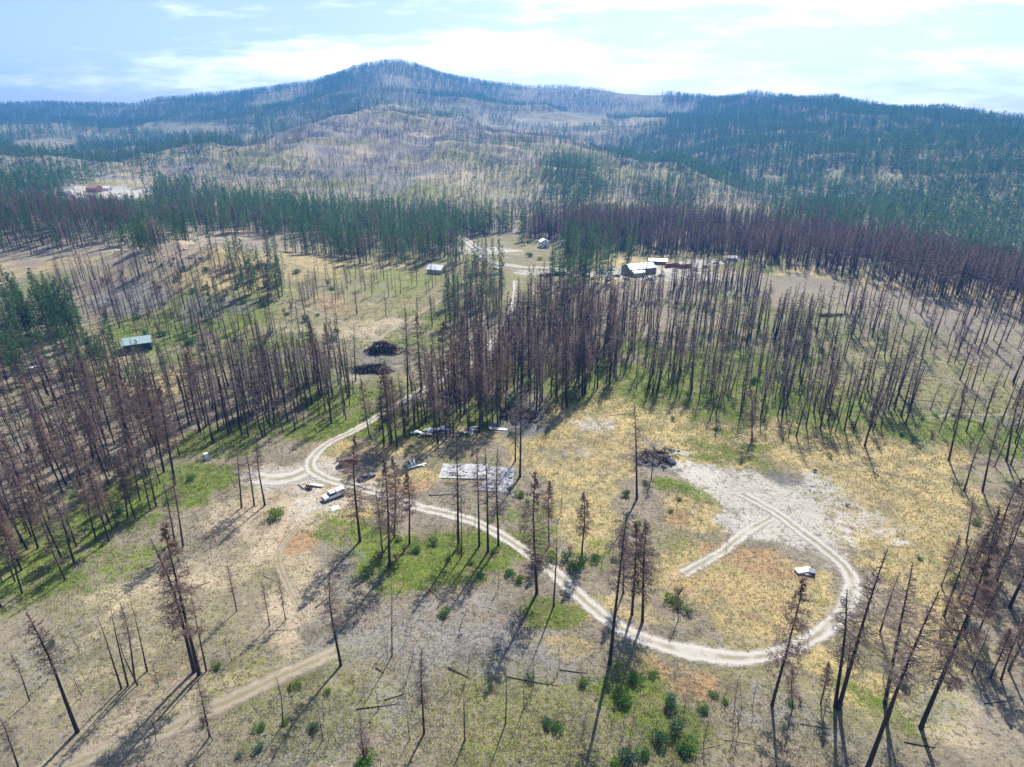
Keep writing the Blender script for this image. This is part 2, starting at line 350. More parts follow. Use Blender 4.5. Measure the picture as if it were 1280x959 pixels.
# ------------------------------------------------------------------ haze
hb = bpy.data.meshes.new('haze')
zlo = float(Z.min())-1.0; zhi = float(Z.max())+40; E = 4720
vv = [(x, y, z) for x in (-E, E) for y in (-E, E) for z in (zlo, zhi)]
hb.from_pydata(vv, [], [(0, 1, 3, 2), (4, 6, 7, 5), (0, 4, 5, 1), (2, 3, 7, 6), (0, 2, 6, 4), (1, 5, 7, 3)])
hm, nt = newmat('haze_air'); g = G(nt)
pv = g.n('ShaderNodeVolumePrincipled'); pv.inputs['Density'].default_value = HAZE_DENSITY
pv.inputs['Color'].default_value = HAZE_COLOR+(1,); pv.inputs['Anisotropy'].default_value = 0.2
out = g.n('ShaderNodeOutputMaterial'); nt.links.new(pv.outputs[0], out.inputs['Volume'])
hb.materials.append(hm); hz = link('haze', hb); tag(hz, 'thin blue haze filling the valley air', None, None, 'stuff')

# ------------------------------------------------------------------ simple materials
def simple(name, col, rough=0.8, var=0.0, vscale=3.0, metal=0.0, col2=None, transl=0.0, spec=0.3, usetint=False, bump=0.0):
    m, nt = newmat(name); g = G(nt)
    base = tuple(col)
    cc = None
    gen = g.n('ShaderNodeNewGeometry').outputs['Position']
    if col2 is None: col2 = tuple(min(1, c_*(1+var)) for c_ in col); base = tuple(c_*(1-var) for c_ in col)
    if usetint:
        oi = g.n('ShaderNodeObjectInfo'); at_ = g.n('ShaderNodeAttribute', attribute_name='tint')
        f = g.math('FRACT', g.math('ADD', g.math('MULTIPLY', oi.outputs['Random'], 1.0), at_.outputs['Fac']))
        n_ = g.noise(gen, vscale, 2)
        f = g.math('ADD', g.math('MULTIPLY', f, 0.75), g.math('MULTIPLY', n_, 0.25))
    else:
        f = g.step(g.noise(gen, vscale, 4, 0.6), 0.3, 0.7)
    cc = g.mix(f, base, col2)
    b = g.n('ShaderNodeBsdfPrincipled'); g.put(b.inputs['Base Color'], cc)
    b.inputs['Roughness'].default_value = rough; b.inputs['Metallic'].default_value = metal; b.inputs['Specular IOR Level'].default_value = spec
    if bump:
        bn = g.n('ShaderNodeBump'); bn.inputs['Strength'].default_value = bump; bn.inputs['Distance'].default_value = 0.05
        g.put(bn.inputs['Height'], g.noise(gen, vscale*3, 3)); nt.links.new(bn.outputs[0], b.inputs['Normal'])
    sh = b.outputs[0]
    if transl:
        t = g.n('ShaderNodeBsdfTranslucent'); g.put(t.inputs[0], cc)
        mx = g.n('ShaderNodeMixShader'); mx.inputs[0].default_value = transl
        nt.links.new(sh, mx.inputs[1]); nt.links.new(t.outputs[0], mx.inputs[2]); sh = mx.outputs[0]
    out = g.n('ShaderNodeOutputMaterial'); nt.links.new(sh, out.inputs[0])
    return m
MT = dict(
 char=simple('charred_bark', (0.018, 0.015, 0.018), 0.75, col2=(0.055, 0.040, 0.042), vscale=0.8, usetint=True, spec=0.35),
 twig=simple('burnt_twigs', (0.05, 0.038, 0.037), 0.9, col2=(0.16, 0.115, 0.105), vscale=0.6, usetint=True),
 needle=simple('scorched_needles', (0.17, 0.10, 0.08), 0.9, col2=(0.35, 0.235, 0.17), vscale=0.5, usetint=True, transl=0.3),
 bark=simple('pine_bark', (0.10, 0.06, 0.04), 0.9, col2=(0.18, 0.11, 0.075), usetint=True),
 leafpine=simple('pine_needles', (0.028, 0.11, 0.035), 0.8, col2=(0.11, 0.225, 0.05), vscale=0.3, usetint=True, transl=0.5),
 leafbush=simple('bush_leaves', (0.05, 0.16, 0.025), 0.8, col2=(0.13, 0.27, 0.04), vscale=0.5, usetint=True, transl=0.35),
 grass=simple('dry_grass_blades', (0.33, 0.26, 0.10), 0.9, col2=(0.60, 0.52, 0.29), vscale=0.5, usetint=True, transl=0.3),
 ggrass=simple('green_grass_blades', (0.05, 0.145, 0.012), 0.9, col2=(0.25, 0.31, 0.05), vscale=0.5, usetint=True, transl=0.4),
 sage=simple('grey_green_weeds', (0.15, 0.16, 0.10), 0.9, col2=(0.30, 0.30, 0.19), vscale=0.5, usetint=True, transl=0.2),
 stick=simple('charred_sticks', (0.03, 0.026, 0.026), 0.9, col2=(0.14, 0.115, 0.10), vscale=0.5, usetint=True),
 greywood=simple('weathered_wood', (0.30, 0.27, 0.24), 0.9, 0.3),
 white=simple('white_paint', (0.75, 0.75, 0.74), 0.45, 0.06),
 board=simple('pale_boards', (0.72, 0.70, 0.66), 0.7, 0.12),
 glass=simple('dark_glass', (0.04, 0.05, 0.06), 0.15, 0.1, spec=0.6),
 rubber=simple('black_rubber', (0.02, 0.02, 0.02), 0.8, 0.2),
 chrome=simple('dull_metal', (0.45, 0.46, 0.48), 0.35, 0.15, metal=0.8),
 rustm=simple('rusted_steel', (0.12, 0.055, 0.035), 0.85, col2=(0.24, 0.13, 0.09), vscale=2),
 burnt=simple('burnt_steel', (0.05, 0.048, 0.055), 0.7, col2=(0.16, 0.13, 0.13), vscale=2),
 bluegrey=simple('faded_blue_paint', (0.07, 0.09, 0.14), 0.5, 0.3),
 concrete=simple('broken_concrete', (0.24, 0.24, 0.24), 0.9, col2=(0.50, 0.50, 0.51), vscale=1.1, bump=0.4),
 slabash=simple('ash_strewn_concrete', (0.12, 0.122, 0.13), 0.9, col2=(0.48, 0.49, 0.52), vscale=2.4, bump=0.5),
 sheet=simple('pale_metal_sheet', (0.45, 0.46, 0.48), 0.5, col2=(0.70, 0.71, 0.72), vscale=1.0),
 rock=simple('grey_rock', (0.20, 0.19, 0.185), 0.9, col2=(0.40, 0.385, 0.36), vscale=1.3, bump=0.6),
 blackrock=simple('sooty_rubble', (0.035, 0.034, 0.04), 0.85, col2=(0.13, 0.125, 0.14), vscale=1.5, bump=0.6),
 greenmetal=simple('dark_green_metal', (0.012, 0.055, 0.05), 0.5, 0.2),
 palemetal=simple('pale_green_roofing', (0.36, 0.46, 0.46), 0.4, 0.12, metal=0.3),
 greyroof=simple('grey_metal_roofing', (0.24, 0.29, 0.31), 0.45, 0.15, metal=0.2),
 whiteroof=simple('white_roofing', (0.80, 0.81, 0.83), 0.5, 0.05),
 wallbrown=simple('brown_siding', (0.10, 0.07, 0.06), 0.8, 0.25),
 wallgrey=simple('grey_siding', (0.20, 0.19, 0.19), 0.8, 0.2),
 walltan=simple('tan_siding', (0.46, 0.38, 0.28), 0.8, 0.15),
 red=simple('red_paint', (0.24, 0.075, 0.055), 0.6, 0.2),
 orange=simple('orange_clay', (0.45, 0.24, 0.17), 0.8, 0.2),
)
def tri(Fc):
    o = []
    for f in Fc:
        for k in range(1, len(f)-1): o.append((f[0], f[k], f[k+1]))
    return o
class Buf:
    def __init__(s): s.v = []; s.f = []; s.m = []
    def add(s, vs, fs, m=0):
        b = len(s.v); s.v += [tuple(p) for p in vs]
        for f in fs: s.f.append(tuple(b+i for i in f)); s.m.append(m)
    def tube(s, pts, rad, n=6, m=0, cap=True):
        pts = [Vector(p) for p in pts]; vs = []
        for i, p in enumerate(pts):
            d = (pts[min(i+1, len(pts)-1)]-pts[max(i-1, 0)]).normalized()
            a = d.cross(Vector((0.13, 0.98, 0.1)) if abs(d.y) < 0.9 else Vector((1, 0, 0))).normalized(); b = d.cross(a)
            for k in range(n):
                t = 2*math.pi*k/n
                vs.append(p + (a*math.cos(t)+b*math.sin(t))*rad[i])
        fs = []
        for i in range(len(pts)-1):
            for k in range(n):
                fs.append((i*n+k, i*n+(k+1) % n, (i+1)*n+(k+1) % n, (i+1)*n+k))
        if cap: fs.append(tuple(range(n))[::-1]); fs.append(tuple((len(pts)-1)*n+k for k in range(n)))
        s.add(vs, fs, m)
    def box(s, c, d, rz=0, m=0, rx=0, ry=0, taper=1.0):
        M_ = Matrix.Translation(Vector(c)) @ Matrix.Rotation(rz, 4, 'Z') @ Matrix.Rotation(ry, 4, 'Y') @ Matrix.Rotation(rx, 4, 'X')
        vs = []
        for z in (-1, 1):
            t = taper if z > 0 else 1
            for x, y in ((-1, -1), (1, -1), (1, 1), (-1, 1)): vs.append(M_ @ Vector((x*d[0]/2*t, y*d[1]/2*t, z*d[2]/2)))
        s.add(vs, [(0, 3, 2, 1), (4, 5, 6, 7), (0, 1, 5, 4), (1, 2, 6, 5), (2, 3, 7, 6), (3, 0, 4, 7)], m)
    def prism(s, prof, y0, y1, m=0):
        """profile in x,z extruded along y"""
        n = len(prof); vs = [(x, y0, z) for x, z in prof] + [(x, y1, z) for x, z in prof]
        s.add(vs, [tuple(range(n)), tuple(range(n, 2*n))[::-1]] + [(i, i+n, (i+1) % n+n, (i+1) % n) for i in range(n)], m)
    def mesh(s, name, mats, smooth=False):
        me = bpy.data.meshes.new(name); me.from_pydata(s.v, [], s.f)
        for m in mats: me.materials.append(m)
        me.polygons.foreach_set('material_index', s.m)
        if smooth: me.polygons.foreach_set('use_smooth', [True]*len(s.f))
        me.update(); return me
    def tris(s):
        V_ = np.array(s.v); F_ = []; M_ = []
        for f, m in zip(s.f, s.m):
            for t in tri([f]): F_.append(t); M_.append(m)
        return V_, np.array(F_), np.array(M_)

# ------------------------------------------------------------------ dirt road strips
def spline(pts, step=1.2):
    P_ = [Vector(p) for p in pts]; P_ = [P_[0]*2-P_[1]] + P_ + [P_[-1]*2-P_[-2]]; o = []
    for i in range(1, len(P_)-2):
        a, b, c_, d = P_[i-1:i+3]; n = max(2, int((c_-b).length/step))
        for k in range(n):
            t = k/n
            o.append(0.5*((2*b)+(c_-a)*t+(2*a-5*b+4*c_-d)*t*t+(3*b-a-3*c_+d)*t**3))
    o.append(P_[-2]); return o
def road_mat(name, c1, c2, mid, midamt, edgew):
    m, nt = newmat(name); g = G(nt)
    P = g.n('ShaderNodeNewGeometry').outputs['Position']
    uv = g.n('ShaderNodeUVMap'); s_ = g.n('ShaderNodeSeparateXYZ'); g.put(s_.inputs[0], uv.outputs[0])
    v_ = g.math('ABSOLUTE', s_.outputs[0])               # 0 centre, 1 edge
    n1_ = g.noise(P, 0.8, 4, 0.65); n2_ = g.noise(P, 5, 3, 0.7); n3_ = g.noise(P, 0.15, 3)
    c = g.mix(n1_, c1, c2)
    c = g.mix(g.math('MULTIPLY', g.step(n2_, 0.52, 0.7), 0.35), c, tuple(x*0.55 for x in c1))
    md = g.math('SUBTRACT', 1.0, g.step(g.math('ADD', v_, g.math('MULTIPLY', g.math('SUBTRACT', n1_, 0.5), 0.5)), 0.08, 0.3))
    c = g.mix(g.math('MULTIPLY', g.math('MULTIPLY', md, g.step(n3_, 0.30, 0.48)), midamt), c, mid)
    rut = g.math('SUBTRACT', 1.0, g.step(g.math('ABSOLUTE', g.math('SUBTRACT', v_, 0.5)), 0.03, 0.16))
    c = g.mix(g.math('MULTIPLY', rut, 0.35), c, tuple(min(1, x*1.15) for x in c2))
    b = g.n('ShaderNodeBsdfPrincipled'); g.put(b.inputs['Base Color'], c); b.inputs['Roughness'].default_value = 0.95; b.inputs['Specular IOR Level'].default_value = 0.1
    bn = g.n('ShaderNodeBump'); bn.inputs['Strength'].default_value = 0.6; bn.inputs['Distance'].default_value = 0.1
    g.put(bn.inputs['Height'], n2_); nt.links.new(bn.outputs[0], b.inputs['Normal'])
    tr = g.n('ShaderNodeBsdfTransparent'); mx = g.n('ShaderNodeMixShader')
    e = g.step(g.math('ADD', v_, g.math('MULTIPLY', g.math('SUBTRACT', g.math('ADD', g.math('MULTIPLY', n1_, 0.7), g.math('MULTIPLY', n2_, 0.3)), 0.5), 1.7)), 1-edgew, 1.0)
    s2 = g.math('SUBTRACT', 1.0, g.step(s_.outputs[1], 0.0, 1.0)) # fade at the open ends
    e2 = g.step(g.math('ADD', g.math('MULTIPLY', s2, 1.6), g.math('SUBTRACT', n1_, 0.5)), 0.7, 1.0)
    g.put(mx.inputs[0], g.math('MAXIMUM', e, e2))
    nt.links.new(b.outputs[0], mx.inputs[1]); nt.links.new(tr.outputs[0], mx.inputs[2])
    out = g.n('ShaderNodeOutputMaterial'); nt.links.new(mx.outputs[0], out.inputs[0]); return m
RM = road_mat('gravel_track', (0.33, 0.305, 0.27), (0.47, 0.44, 0.39), (0.22, 0.20, 0.13), 0.85, 0.5)
DM = road_mat('dirt_track', (0.26, 0.215, 0.16), (0.38, 0.325, 0.25), (0.20, 0.18, 0.10), 0.9, 0.85)
DM2 = road_mat('pale_track', (0.34, 0.32, 0.28), (0.46, 0.435, 0.38), (0.24, 0.22, 0.14), 0.9, 0.6)
ROADPTS = []
def road(name, pix, width, mat, lift=0.07, fade=(8, 8), avoid=True):
    W = [at(*p).xy.to_3d() for p in pix]; C_ = spline(W); n = len(C_); K = 9
    vs = []; uvs = []; L = 0
    tot = sum((C_[i+1]-C_[i]).length for i in range(n-1))
    for i, p in enumerate(C_):
        if i: L += (C_[i]-C_[i-1]).length
        d = (C_[min(i+1, n-1)]-C_[max(i-1, 0)]).normalized(); nr = Vector((-d.y, d.x, 0))
        fd = min(1, L/fade[0] if fade[0] else 1, (tot-L)/fade[1] if fade[1] else 1)
        if avoid and i % 2 == 0: ROADPTS.append((p.x, p.y, width*0.5))
        for k in range(K):
            s_ = (k/(K-1)*2-1); wv_ = 1+0.34*(float(fbm(np.array([p.x]), np.array([p.y]), 11, 3, 4)[0])-.5)*2; q = p + nr*(s_*width*0.5*1.25*wv_ + (float(fbm(np.array([p.x+50]), np.array([p.y]), 14, 2, 1)[0])-.5)*1.2)
            vs.append((q.x, q.y, float(hgt(q.x, q.y))+lift)); uvs.append((s_*1.25, fd))
    fs = [(i*K+k, i*K+k+1, (i+1)*K+k+1, (i+1)*K+k) for i in range(n-1) for k in range(K-1)]
    me = bpy.data.meshes.new(name); me.from_pydata(vs, [], fs); me.materials.append(mat)
    ul = me.uv_layers.new(name='UVMap'); idx = np.empty(len(me.loops), np.int32); me.loops.foreach_get('vertex_index', idx)
    ul.data.foreach_set('uv', np.array(uvs, np.float32)[idx].ravel())
    me.polygons.foreach_set('use_smooth', [True]*len(fs)); me.update()
    o = link(name, me); tag(o, kind='structure'); return o
MAIN = [(645,350),(644,365),(640,385),(625,415),(605,440),(575,461),(530,487),(482,514),(440,540),(407,557),(391,572),(390,588),(412,600),(445,608),(480,618),(520,632),(560,643),(595,655),(635,675),(680,706),(720,741),(760,775),(800,797),(850,813),(900,821),(950,821),(1000,807),(1036,785),(1057,762),(1065,737),(1056,712),(1036,691),(1008,668),(978,646),(950,630),(925,617),(890,600),(868,588)]
road('gravel_road', MAIN, 4.3, RM, 0.09, (5, 30))
road('side_track', [(985,640),(962,648),(940,660),(922,675),(903,691),(876,704),(838,722)], 3.4, DM2, 0.07, (12, 6))
road('road', [(392,585),(365,596),(335,600),(300,592)], 8, RM, 0.06, (3, 10))
road('dirt_track', [(418,636),(380,655),(350,690),(362,735),(385,775),(398,812)], 2.2, DM, 0.06, (20, 20))
road('dirt_track', [(455,800),(405,822),(350,846),(300,870),(240,898),(160,930),(60,970)], 4.6, DM, 0.07, (10, 2))
road('dirt_track', [(330,372),(380,386),(420,400),(455,416),(478,432)], 3.2, DM, 0.08, (8, 6))
road('dirt_track', [(560,368),(545,380),(520,395),(492,411),(470,428),(452,440)], 4.0, DM, 0.1, (6, 6))
road('dirt_track', [(320,462),(380,463),(440,464),(500,458),(560,443),(600,432)], 2.6, DM, 0.08, (6, 6))
road('dirt_track', [(1290,516),(1240,519),(1190,519),(1150,526)], 2.6, DM, 0.07, (2, 8))
road('dirt_track', [(870,572),(848,566),(832,566)], 3.2, RM, 0.11, (4, 4))
road('valley_road', [(560,290),(585,302),(600,316),(612,326),(650,334),(700,336),(760,348),(830,342),(880,332),(930,324)], 9, RM, 0.15, (5, 5))
RP = np.array(ROADPTS)
def roadclear(x, y, extra=0.8):
    x = np.atleast_1d(x); y = np.atleast_1d(y); ok = np.ones(len(x), bool)
    for s_ in range(0, len(x), 20000):
        xs = x[s_:s_+20000]; ys = y[s_:s_+20000]; near_ = np.hypot(xs, ys) < 700
        k = np.where(near_)[0]
        if len(k) == 0: continue
        d = np.hypot(xs[k][:, None]-RP[None, :, 0], ys[k][:, None]-RP[None, :, 1]) - RP[None, :, 2] - extra
        ok[s_+k] = d.min(1) > 0
    return ok

# ------------------------------------------------------------------ tree prototypes (25 m tall, hi detail) and light versions
def rnd(a, b): return random.uniform(a, b)
def trunk_pts(h, bend=0.5, n=7):
    a = rnd(0, 6.28); ph = rnd(0, 3); o = []
    for i in range(n):
        t = i/(n-1); k = bend*math.sin(t*math.pi*0.9+ph*0.2)*t
        o.append(Vector((math.cos(a)*k+rnd(-.06, .06)*t, math.sin(a)*k+rnd(-.06, .06)*t, h*t)))
    return o
def ontrunk(pts, t):
    f = t*(len(pts)-1); i = min(int(f), len(pts)-2); return pts[i].lerp(pts[i+1], f-i)
def burnt_tree(h, r0, style, br0=0.3, L0=3.2, nb=58, lod=0):
    """returns trunk Buf, branch Buf, needle Buf (branch/needles merged by material index for light versions)"""
    T, B, N = Buf(), Buf(), Buf()
    pts = trunk_pts(h, rnd(0.2, 1.3)*h/25)
    sides = 7 if lod == 0 else 3
    tp = pts if lod == 0 else [pts[0], pts[len(pts)//2], pts[-1]]
    n = len(tp); rad = [r0*(1-(0.86 if style != 'broken' else 0.4)*(i/(n-1))) for i in range(n)]
    if lod == 0: rad[0] *= 1.35; tp = [tp[0]-Vector((0, 0, .6))] + [tp[0]+Vector((0, 0, .5))] + tp[1:]; rad = [rad[0], r0] + rad[1:]
    else: tp[0] = tp[0]-Vector((0, 0, 0.5))
    T.tube(tp, rad, sides, 0, cap=False)
    if style == 'fork':
        f0 = ontrunk(pts, 0.5); a = rnd(0, 6.28); o_ = Vector((math.cos(a), math.sin(a), 0))
        fk = [f0, f0+o_*1.3+Vector((0, 0, h*.1)), f0+o_*1.9+Vector((0, 0, h*.26)), f0+o_*2.1+Vector((0, 0, h*.44))]
        T.tube(fk, [r0*.5, r0*.42, r0*.28, r0*.08], sides, 0, cap=False)
        for k in range(26 if lod == 0 else 10):
            q0 = ontrunk(fk, rnd(.25, .98)); a2 = rnd(0, 6.28); dd = Vector((math.cos(a2), math.sin(a2), rnd(-.2, .5))); e = q0+dd*rnd(.6, 1.7); wv = Vector((0, 0, .04 if lod == 0 else .12))
            B.add([q0-wv, q0+wv, e], [(0, 1, 2)], 0 if lod == 0 else 1)
            for j in range(3):
                bb = q0.lerp(e, rnd(.3, .9)); e3 = bb+Vector((rnd(-1, 1), rnd(-1, 1), rnd(-.3, .6)))*.6; wv = Vector((.03, 0, .02))*(1 if lod == 0 else 2.6)
                B.add([bb-wv, bb+wv, e3], [(0, 1, 2)], 0 if lod == 0 else 1)
    if style in ('snag', 'broken'): nb = 10; L0 *= 0.5
    if lod: nb = {1: 52, 2: 18}[lod] if style not in ('snag', 'broken') else 5
    lw = {0: 1, 1: 2.6, 2: 6.0}[lod]
    for i in range(nb):
        t = br0 + (0.985-br0)*((i+rnd(0, 1))/nb)
        prof = math.sin(math.pi*min(1, (t-br0)/(1-br0)*0.82+0.24))**0.8
        L = L0*max(0.15, prof)*rnd(0.55, 1.1)
        a = rnd(0, 6.28); el = rnd(-0.35, 0.25) + (t-0.6)*0.9
        d = Vector((math.cos(a)*math.cos(el), math.sin(a)*math.cos(el), math.sin(el)))
        p0 = ontrunk(pts, t); p1 = p0+d*L*0.5+Vector((0, 0, -0.04*L)); p2 = p0+d*L+Vector((rnd(-.2, .2), rnd(-.2, .2), rnd(-0.1, 0.16)*L))
        if lod == 0:
            B.tube([p0, p1, p2], [0.055, 0.035, 0.012], 3, 0, cap=False)
        else:
            s_ = Vector((-d.y, d.x, 0))*0.05*lw; zz = Vector((0, 0, 0.05*lw))
            (B.add([p0-zz, p0+zz, p2], [(0, 1, 2)], 1) if i % 2 else B.add([p0-s_, p0+s_, p2], [(0, 1, 2)], 1))
        nt_ = (8 if style == 'brown' else 9) if lod == 0 else (4 if lod == 1 else 2)
        if style in ('snag', 'broken'): nt_ = 2 if lod == 0 else 0
        for k in range(nt_):
            q = rnd(0.3, 1.0); b = p0.lerp(p1, q*2) if q < 0.5 else p1.lerp(p2, q*2-1)
            sd_ = 1 if k % 2 else -1
            dd = (d*rnd(0.3, 0.9)+Vector((-d.y, d.x, 0))*sd_*rnd(0.4, 1)+Vector((0, 0, rnd(-0.3, 0.4)))).normalized()
            l = rnd(0.5, 1.1)*min(1.2, L*0.42)*(1 if lod == 0 else 1.25)
            e = b+dd*l; wv = Vector((-dd.y, dd.x, rnd(-.3, .3))).normalized()*0.030*lw*(1 if lod == 0 else 1.25)
            B.add([b-wv, b+wv, e], [(0, 1, 2)], 0 if lod == 0 else 1)
            if lod == 0:
                for j in range(2):
                    bb = b.lerp(e, rnd(0.3, 0.8)); d3 = (dd+Vector((rnd(-1, 1), rnd(-1, 1), rnd(-.5, .7)))).normalized()
                    e3 = bb+d3*l*0.5; w3 = Vector((-d3.y, d3.x, 0.2)).normalized()*0.02
                    B.add([bb-w3, bb+w3, e3], [(0, 1, 2)], 0)
            if style == 'brown':
                for j in range(8 if lod == 0 else 3 if lod == 1 else 3):
                    if random.random() < 0.25: continue
                    c_ = b.lerp(e, rnd(0.2, 1.1)) + Vector((rnd(-.1, .1), rnd(-.1, .1), rnd(-.25, .05)))
                    sz = rnd(0.15, 0.30) if lod == 0 else rnd(0.26, 0.5) if lod == 1 else rnd(0.5, 0.9)
                    a1 = Vector((rnd(-1, 1), rnd(-1, 1), rnd(-1, .4))).normalized()*sz; a2 = Vector((rnd(-1, 1), rnd(-1, 1), rnd(-1, 1))).normalized()*sz*0.6
                    N.add([c_, c_+a1, c_+a2], [(0, 1, 2)], 0 if lod == 0 else 2)
    return T, B, N
def green_tree(h, r0, lod=0, wide=1.0, lo=0.22):
    T, N = Buf(), Buf(); pts = trunk_pts(h, 0.25*h/25)
    tp = pts if lod == 0 else [pts[0]-Vector((0, 0, .5)), pts[-1]]
    T.tube(tp, [r0*(1-0.9*i/(len(tp)-1)) for i in range(len(tp))], 6 if lod == 0 else 3, 0, cap=False)
    nb = {0: 95, 1: 50, 2: 22}[lod]
    for i in range(nb):
        t = lo+(1.0-lo)*((i+rnd(0, 1))/nb)**0.9; L = wide*h*0.145*(1-t)**0.62*rnd(0.65, 1.15)*(1.15 if t > lo+.1 else .8)+0.3
        a = rnd(0, 6.28); p0 = ontrunk(pts, min(t, 0.99)); el = rnd(-.25, .2)+(t-.5)*.5
        d = Vector((math.cos(a)*math.cos(el), math.sin(a)*math.cos(el), math.sin(el))); p2 = p0+d*L
        if lod == 0:
            T.tube([p0, p2], [0.05, 0.015], 3, 0, cap=False)
            nn_ = 15
        else: nn_ = {1: 6, 2: 3}[lod]
        for j in range(nn_):
            q = rnd(0.25, 1.08); b = p0.lerp(p2, q)+Vector((rnd(-1, 1), rnd(-1, 1), rnd(-.5, .6)))*0.16*L
            sz = {0: rnd(0.4, 0.75), 1: rnd(.7, 1.25), 2: rnd(1.7, 2.7)}[lod]*(0.6+0.4*(1-t))
            a1 = (d+Vector((rnd(-.8, .8), rnd(-.8, .8), rnd(-.2, .9)))).normalized()*sz
            a2 = Vector((-d.y+rnd(-.5, .5), d.x+rnd(-.5, .5), rnd(-.7, .3))).normalized()*sz*0.55
            N.add([b-a2, b+a2, b+a1], [(0, 1, 2)], 1)
    if lod == 2: N.add([(0.5, 0, h*.75), (-.4, .4, h*.75), (0, 0, h*1.02)], [(0, 1, 2)], 1); N.add([(0, .5, h*.75), (0, -.5, h*.75), (0, 0, h*1.02)], [(0, 1, 2)], 1)
    return T, N
BSPEC = [('brown', .30, 3.2), ('brown', .38, 2.8), ('brown', .24, 3.5), ('bare', .30, 3.0), ('bare', .42, 2.4), ('bare', .55, 2.2), ('bare', .35, 2.7), ('snag', .45, 1.6), ('brown', .45, 2.3), ('snag', .6, 1.2), ('broken', .4, 1.8), ('fork', .38, 2.3)]
BH = []
for st, b0, L0 in BSPEC:
    T, B, N = burnt_tree(25, 0.30 if st != 'snag' else 0.24, st, b0, L0, 112 if st not in ('snag', 'broken') else 14)
    BH.append((st, T.mesh('trunk', [MT['char']], True), B.mesh('branches', [MT['twig']]), N.mesh('scorched_needles', [MT['needle']]) if N.v else None))
BL = {}
for lod in (1, 2):
    BL[lod] = []
    for st, b0, L0 in BSPEC:
        for rep in range(2):
            T, B, N = burnt_tree(25, 0.37 if lod == 1 else 0.36, st, b0, L0, lod=lod)
            T.add(B.v, B.f, 1); T.add(N.v, N.f, 2)
            BL[lod].append((st,)+T.tris())
GH = []
for wd, lo in ((1, .18), (1.15, .3), (.85, .12), (.75, .22), (1.0, .38)):
    T, N = green_tree(25, 0.32, 0, wd, lo)
    N.m = [0]*len(N.m)
    GH.append((T.mesh('trunk', [MT['bark']], True), N.mesh('crown', [MT['leafpine']])))
GL = {}
for lod in (1, 2):
    GL[lod] = []
    for wd, lo in ((1.1, .12), (1.3, .2), (.95, .1), (.85, .16), (1.15, .24), (1.0, .14)):
        T, N = green_tree(25, 0.3, lod, wd, lo); T.add(N.v, N.f, 1); T.m = [0 if k < len(T.m)-len(N.m) else 1 for k in range(len(T.m))]
        GL[lod].append(('green',)+T.tris())

def merged(name, items, protos, mats, label, cat):
    """items: x,y,h,proto index,rot,lean_x,lean_y,tint,widthscale"""
    Vs, Fs, Ms, Ts = [], [], [], []; base = 0
    items = np.array(items, float)
    hz_ = hgt(items[:, 0], items[:, 1])
    for pi in range(len(protos)):
        sel = items[:, 3].astype(int) == pi
        if not sel.any(): continue
        it = items[sel]; zz = hz_[sel]; V_, F_, M_ = protos[pi][1:]
        n = len(it); s_ = it[:, 2]/25.0; wv = s_*it[:, 8]
        c_, sn = np.cos(it[:, 4]), np.sin(it[:, 4])
        X = V_[None, :, 0]*wv[:, None]; Y = V_[None, :, 1]*wv[:, None]; Zv = V_[None, :, 2]*s_[:, None]
        ox = X*c_[:, None]-Y*sn[:, None]+Zv*it[:, 5][:, None]+it[:, 0][:, None]
        oy = X*sn[:, None]+Y*c_[:, None]+Zv*it[:, 6][:, None]+it[:, 1][:, None]
        oz = Zv+zz[:, None]
        Vs.append(np.stack([ox, oy, oz], -1).reshape(-1, 3))
        Fs.append((F_[None]+(np.arange(n)*len(V_))[:, None, None]+base).reshape(-1, 3)); Ms.append(np.tile(M_, n)); Ts.append(np.repeat(it[:, 7], len(V_)))
        base += n*len(V_)
    me = mesh_np(name, np.concatenate(Vs), np.concatenate(Fs), mats, np.concatenate(Ms), np.concatenate(Ts))
    o = link(name, me); tag(o, label, cat, None, 'stuff'); return o

# ------------------------------------------------------------------ landmarks for wording
LM = [(416,621,'the white pickup'),(578,590,'the pale concrete slab'),(620,602,'the ash-strewn slab'),(435,580,'the rusted van'),(458,598,'the burnt car'),(650,520,'the dark debris heap'),(820,574,'the black rubble heap'),
 (540,540,'the pale sheet metal scraps'),(985,600,'the grey ash spot on the pad'),(940,745,'the dry loop island'),(1008,717,'the white boulder in the loop'),(378,681,'the rust-red weed patch'),(868,852,'the rust weeds below the loop'),
 (472,436,'the big slash pile'),(468,462,'the lower slash pile'),(174,430,'the green shed'),(797,338,'the grey-roofed barn'),(545,336,'the white-roofed cabin'),(845,333,'the red containers'),(645,358,'the far gravel bend'),
 (390,580,'the sharp road bend'),(745,530,'the bare patch in the dry field'),(1055,715,'the east side of the loop road'),(690,712,'the road south of the slabs'),(520,495,'the straight gravel road'),(300,595,'the turnout left of the bend'),(1100,600,'the straw clearing'),
 (258,574,'the white tank'),(380,760,'the dirt spur track'),(250,895,'the pale dirt track'),(130,242,'the distant white clearing'),(230,310,'the rocky knoll'),(43,463,'the small white trailer'),(130,700,'the lower left grass slope'),(1230,520,'the far right track'),(580,820,'the grey burnt slope'),
 (1200,900,'the bare lower right corner'),(840,915,'the bright green thicket'),(900,450,'the wide black stand'),(100,560,'the left brown stand'),(670,450,'the dense central stand'),(1100,360,'the dark right-hand belt'),(700,320,'the valley pines'),(500,350,'the pale meadow')]
def where(px, py):
    b = min(LM, key=lambda l: abs(l[0]-px)+1.5*abs(l[1]-py)); dx, dy = px-b[0], (py-b[1])*1.5
    q = math.hypot(dx, dy)
    far_ = 'just ' if q < 45 else ('well ' if q > 110 else '')
    if abs(dx) > abs(dy): return far_+('right of ' if dx > 0 else 'left of ')+b[2]
    return far_+('in front of ' if dy > 0 else 'behind ')+b[2]

